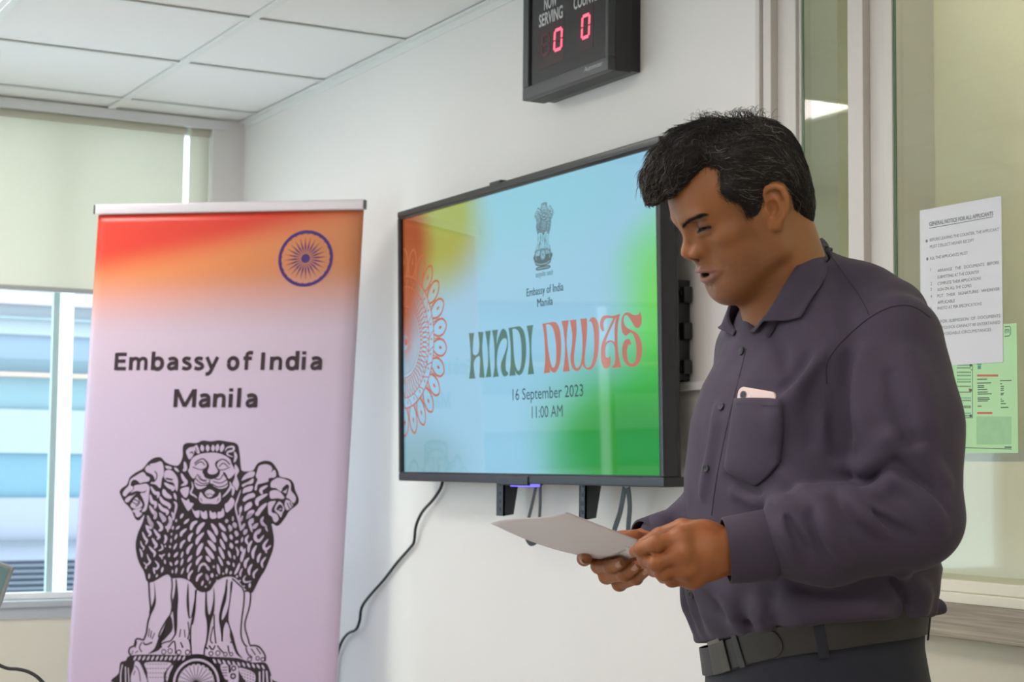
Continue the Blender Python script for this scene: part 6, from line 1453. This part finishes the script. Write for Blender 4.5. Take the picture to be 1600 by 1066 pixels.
def band(t0, t1, z0, z1, g, name, m, parent, n=120, th=0.003, round_end=False):
    V = []; Fc = []
    for i in range(n+1):
        t = t0+(t1-t0)*i/n; a, b = z0, z1
        if round_end:
            s = min(1.0, (n-i)/n*abs(t1-t0)*0.17/0.020); k = math.sqrt(max(0.0, 1-(1-s)**2)); mid = (z0+z1)/2; a, b = mid+(z0-mid)*max(k, 0.08), mid+(z1-mid)*max(k, 0.08)
        for (zz, gg) in ((a, g), (a, g+th), (b, g+th), (b, g)): V.append(ring_point(t, zz, gg))
    for i in range(n):
        for k in range(4): Fc.append((4*i+k, 4*i+(k+1) % 4, 4*i+4+(k+1) % 4, 4*i+4+k))
    Fc += [(0, 1, 2, 3), (4*n+3, 4*n+2, 4*n+1, 4*n)]
    return MB().add(V, Fc).build(name, m, parent, bevel=0.0008)
R_ = math.radians
M['leather'] = mat('black_belt_leather', rgb(40, 40, 41), 0.5, noise=0.1, nscale=90, bump=0.3, bscale=500)
belt = band(0, R_(360), -0.040, -0.002, 0.001, 'belt', M['leather'], man, 160)
band(R_(4), R_(50), -0.0395, -0.0025, 0.0042, 'belt_end', M['leather'], belt, 50, 0.0028, True)
band(R_(19), R_(24), -0.042, 0.000, 0.0072, 'belt_keeper', mat('belt_keeper_leather', rgb(50, 52, 56), 0.5), belt, 8, 0.0015)
bk = mat('buckle_steel', rgb(120, 116, 106), 0.32, metal=0.85)
band(R_(-13), R_(9), -0.041, -0.001, 0.0065, 'buckle', mat('buckle_plate', rgb(74, 74, 70), 0.35, metal=0.5), belt, 20, 0.003); band(R_(-14), R_(4), -0.0015, 0.0035, 0.004, 'buckle_bar', bk, belt, 20, 0.005)
for tdeg in (64, 122, 175, 235): band(R_(tdeg), R_(tdeg+4.2), -0.048, 0.001, 0.0030, 'belt_loop', M['trouser'], tr, 6, 0.0018)
# shoes
for s in (1, -1):
    c = np.array([TC[1][0], TC[1][1], 0])+BL_*0.115*s-BF_*0.03
    def shoe(p, c=c):
        d = ell(p, c+BF_*0.10+np.array([0, 0, 0.035]), (0.5, 0.5, 0.5)) if False else chain(p, [c-BF_*0.045+np.array([0, 0, 0.045]), c+BF_*0.05+np.array([0, 0, 0.046]), c+BF_*0.17+np.array([0, 0, 0.028])], [0.038, 0.042, 0.034], 0.03)
        return smax(d, 0.002-p[:, 2], 0.004)
    ps, fs = surf(shoe, c-0.26+np.array([0, 0, 0.25]), c+0.28, 0.006); np_mesh('shoe', ps, fs, M['leather'], man)
# the telephone in the pocket
q, ok = march(lambda p: shirt_base(p)-0.0005, [1158, 1212, 1186, 1186, 1180], [614, 624, 668, 622, 742])
g = grad(shirt_sdf, q[2:3])[0]; ax = q[1]-q[0]; ax -= g*np.dot(ax, g); ax /= np.linalg.norm(ax); ay = np.cross(g, ax)
ay = q[3]-q[4]; ay -= ax*np.dot(ay, ax); ay /= np.linalg.norm(ay); g = np.cross(ax, ay); g = g if np.dot(g, CAM-q[2]) > 0 else -g
pc = (q[0]+q[1])/2; pw = np.linalg.norm(q[1]-q[0])*1.02
ph = empty('smartphone', pc, 'pale pink smartphone sticking out of the shirt breast pocket', 'phone')
rr_ = 0.009; pl = []
for (cx, cy, a0) in ((pw/2-rr_, -rr_, 0), (-pw/2+rr_, -rr_, 90), (-pw/2+rr_, -0.068+rr_, 180), (pw/2-rr_, -0.068+rr_, 270)):
    for k in range(7): t = R_(a0+90*k/6); pl.append((cx+rr_*math.cos(t), cy+rr_*math.sin(t)))
phf = Frame(pc+ay*0.0085, ax, ay); sg_ = 1 if np.dot(phf.n, g) > 0 else -1
MB().prism([phf(u, v, -0.003*sg_) for u, v in pl], phf.n*0.0068*sg_).build('body', mat('phone_pink', rgb(222, 196, 186), 0.3, metal=0.2), ph, bevel=0.0015)
cl = phf(-pw/2+0.011, -0.0105, 0.0036*sg_); fr = Frame(cl, ax, ay)
def disc3(fr, r, h, sg_): return [fr(r*math.cos(2*math.pi*k/24), r*math.sin(2*math.pi*k/24), 0) for k in range(24)], fr.n*h*sg_
a, b = disc3(fr, 0.0052, 0.0012, sg_); MB().prism(a, b).build('camera_ring', mat('lens_ring', rgb(90, 86, 88), 0.3, metal=0.6), ph)
fr = Frame(cl+g*0.0012, ax, ay); a, b = disc3(fr, 0.0036, 0.0004, sg_); MB().prism(a, b).build('camera_lens', M['gloss'], ph)
fr = Frame(phf(-pw/2+0.022, -0.0105, 0.0036*sg_), ax, ay); a, b = disc3(fr, 0.0018, 0.0006, sg_); MB().prism(a, b).build('flash', mat('flash_white', rgb(230, 220, 200), 0.4), ph)
# the papers in his hands
def paper(c00, c10, c01, c11, bow, label, dz=0.0):
    n = 24; V = []
    P00, P10, P01, P11 = at(*c00), at(*c10), at(*c01), at(*c11)
    for j in range(n+1):
        for i in range(n+1):
            u, v = i/n, j/n; p = P00*(1-u)*(1-v)+P10*u*(1-v)+P01*(1-u)*v+P11*u*v
            p = p+np.array([0, 0, 1.0])*(bow(u, v)+dz); V.append(p)
    f = np.array([[j*(n+1)+i, j*(n+1)+i+1, (j+1)*(n+1)+i+1, (j+1)*(n+1)+i] for j in range(n) for i in range(n)])
    o = np_mesh('paper_sheet', np.array(V), f, mat('sheet_paper', rgb(226, 222, 228), 0.6)); s = o.modifiers.new('thickness', 'SOLIDIFY'); s.thickness = 0.00025; s.offset = 0
    return tag(o, label, 'paper', 'papers the speaker reads')
paper((885, 800, 2.085), (1008, 848, 2.155), (766, 818, 2.27), (943, 875, 2.315), lambda u, v: -0.007*math.sin(math.pi*u)*v+0.006*math.sin(math.pi*v)*(1-u)*(v-0.5)*2, 'front sheet of white paper held out in both hands, blank back showing')
paper((889, 806, 2.116), (1002, 866, 2.218), (800, 823, 2.292), (972, 878, 2.335), lambda u, v: -0.004*math.sin(math.pi*u)*v+0.004*math.sin(math.pi*v)*(1-u)*(v-0.5)*2, 'second white sheet tucked just behind the other one in his hands', 0.0)
# finger nails on the far hand, near thumb
def nail(tip, prev, toward, r):
    d = tip-prev; d /= np.linalg.norm(d); n_ = toward-d*np.dot(toward, d); n_ /= np.linalg.norm(n_); s = np.cross(d, n_); V = []; Fc = []
    for i in range(7):
        for j in range(7):
            u, v = -1+i/3, -1+j/3; k = 1-0.25*abs(u)**3; V.append(tip+d*(v*0.0055+0.0015)+s*u*r*0.72*k+n_*(r*1.0*math.sqrt(max(0.05, 1-(u*0.72)**2))-0.0012*abs(v)**2*(v > 0)+0.0001))
    for i in range(6):
        for j in range(6): a = i*7+j; Fc.append((a, a+1, a+8, a+7))
    MB().add(V, Fc).build('fingernail', M['nail'], man, smooth=True)
M['nail'] = mat('fingernail', (0.50, 0.27, 0.20, 1), 0.28)
for (pts, rs) in HR_F: nail(pts[-1], pts[-2], (CAM-pts[-1])/np.linalg.norm(CAM-pts[-1])*0.8+np.array([0, 0, -0.1])+ (pts[-1]-pts[-2])*4, rs[-1])
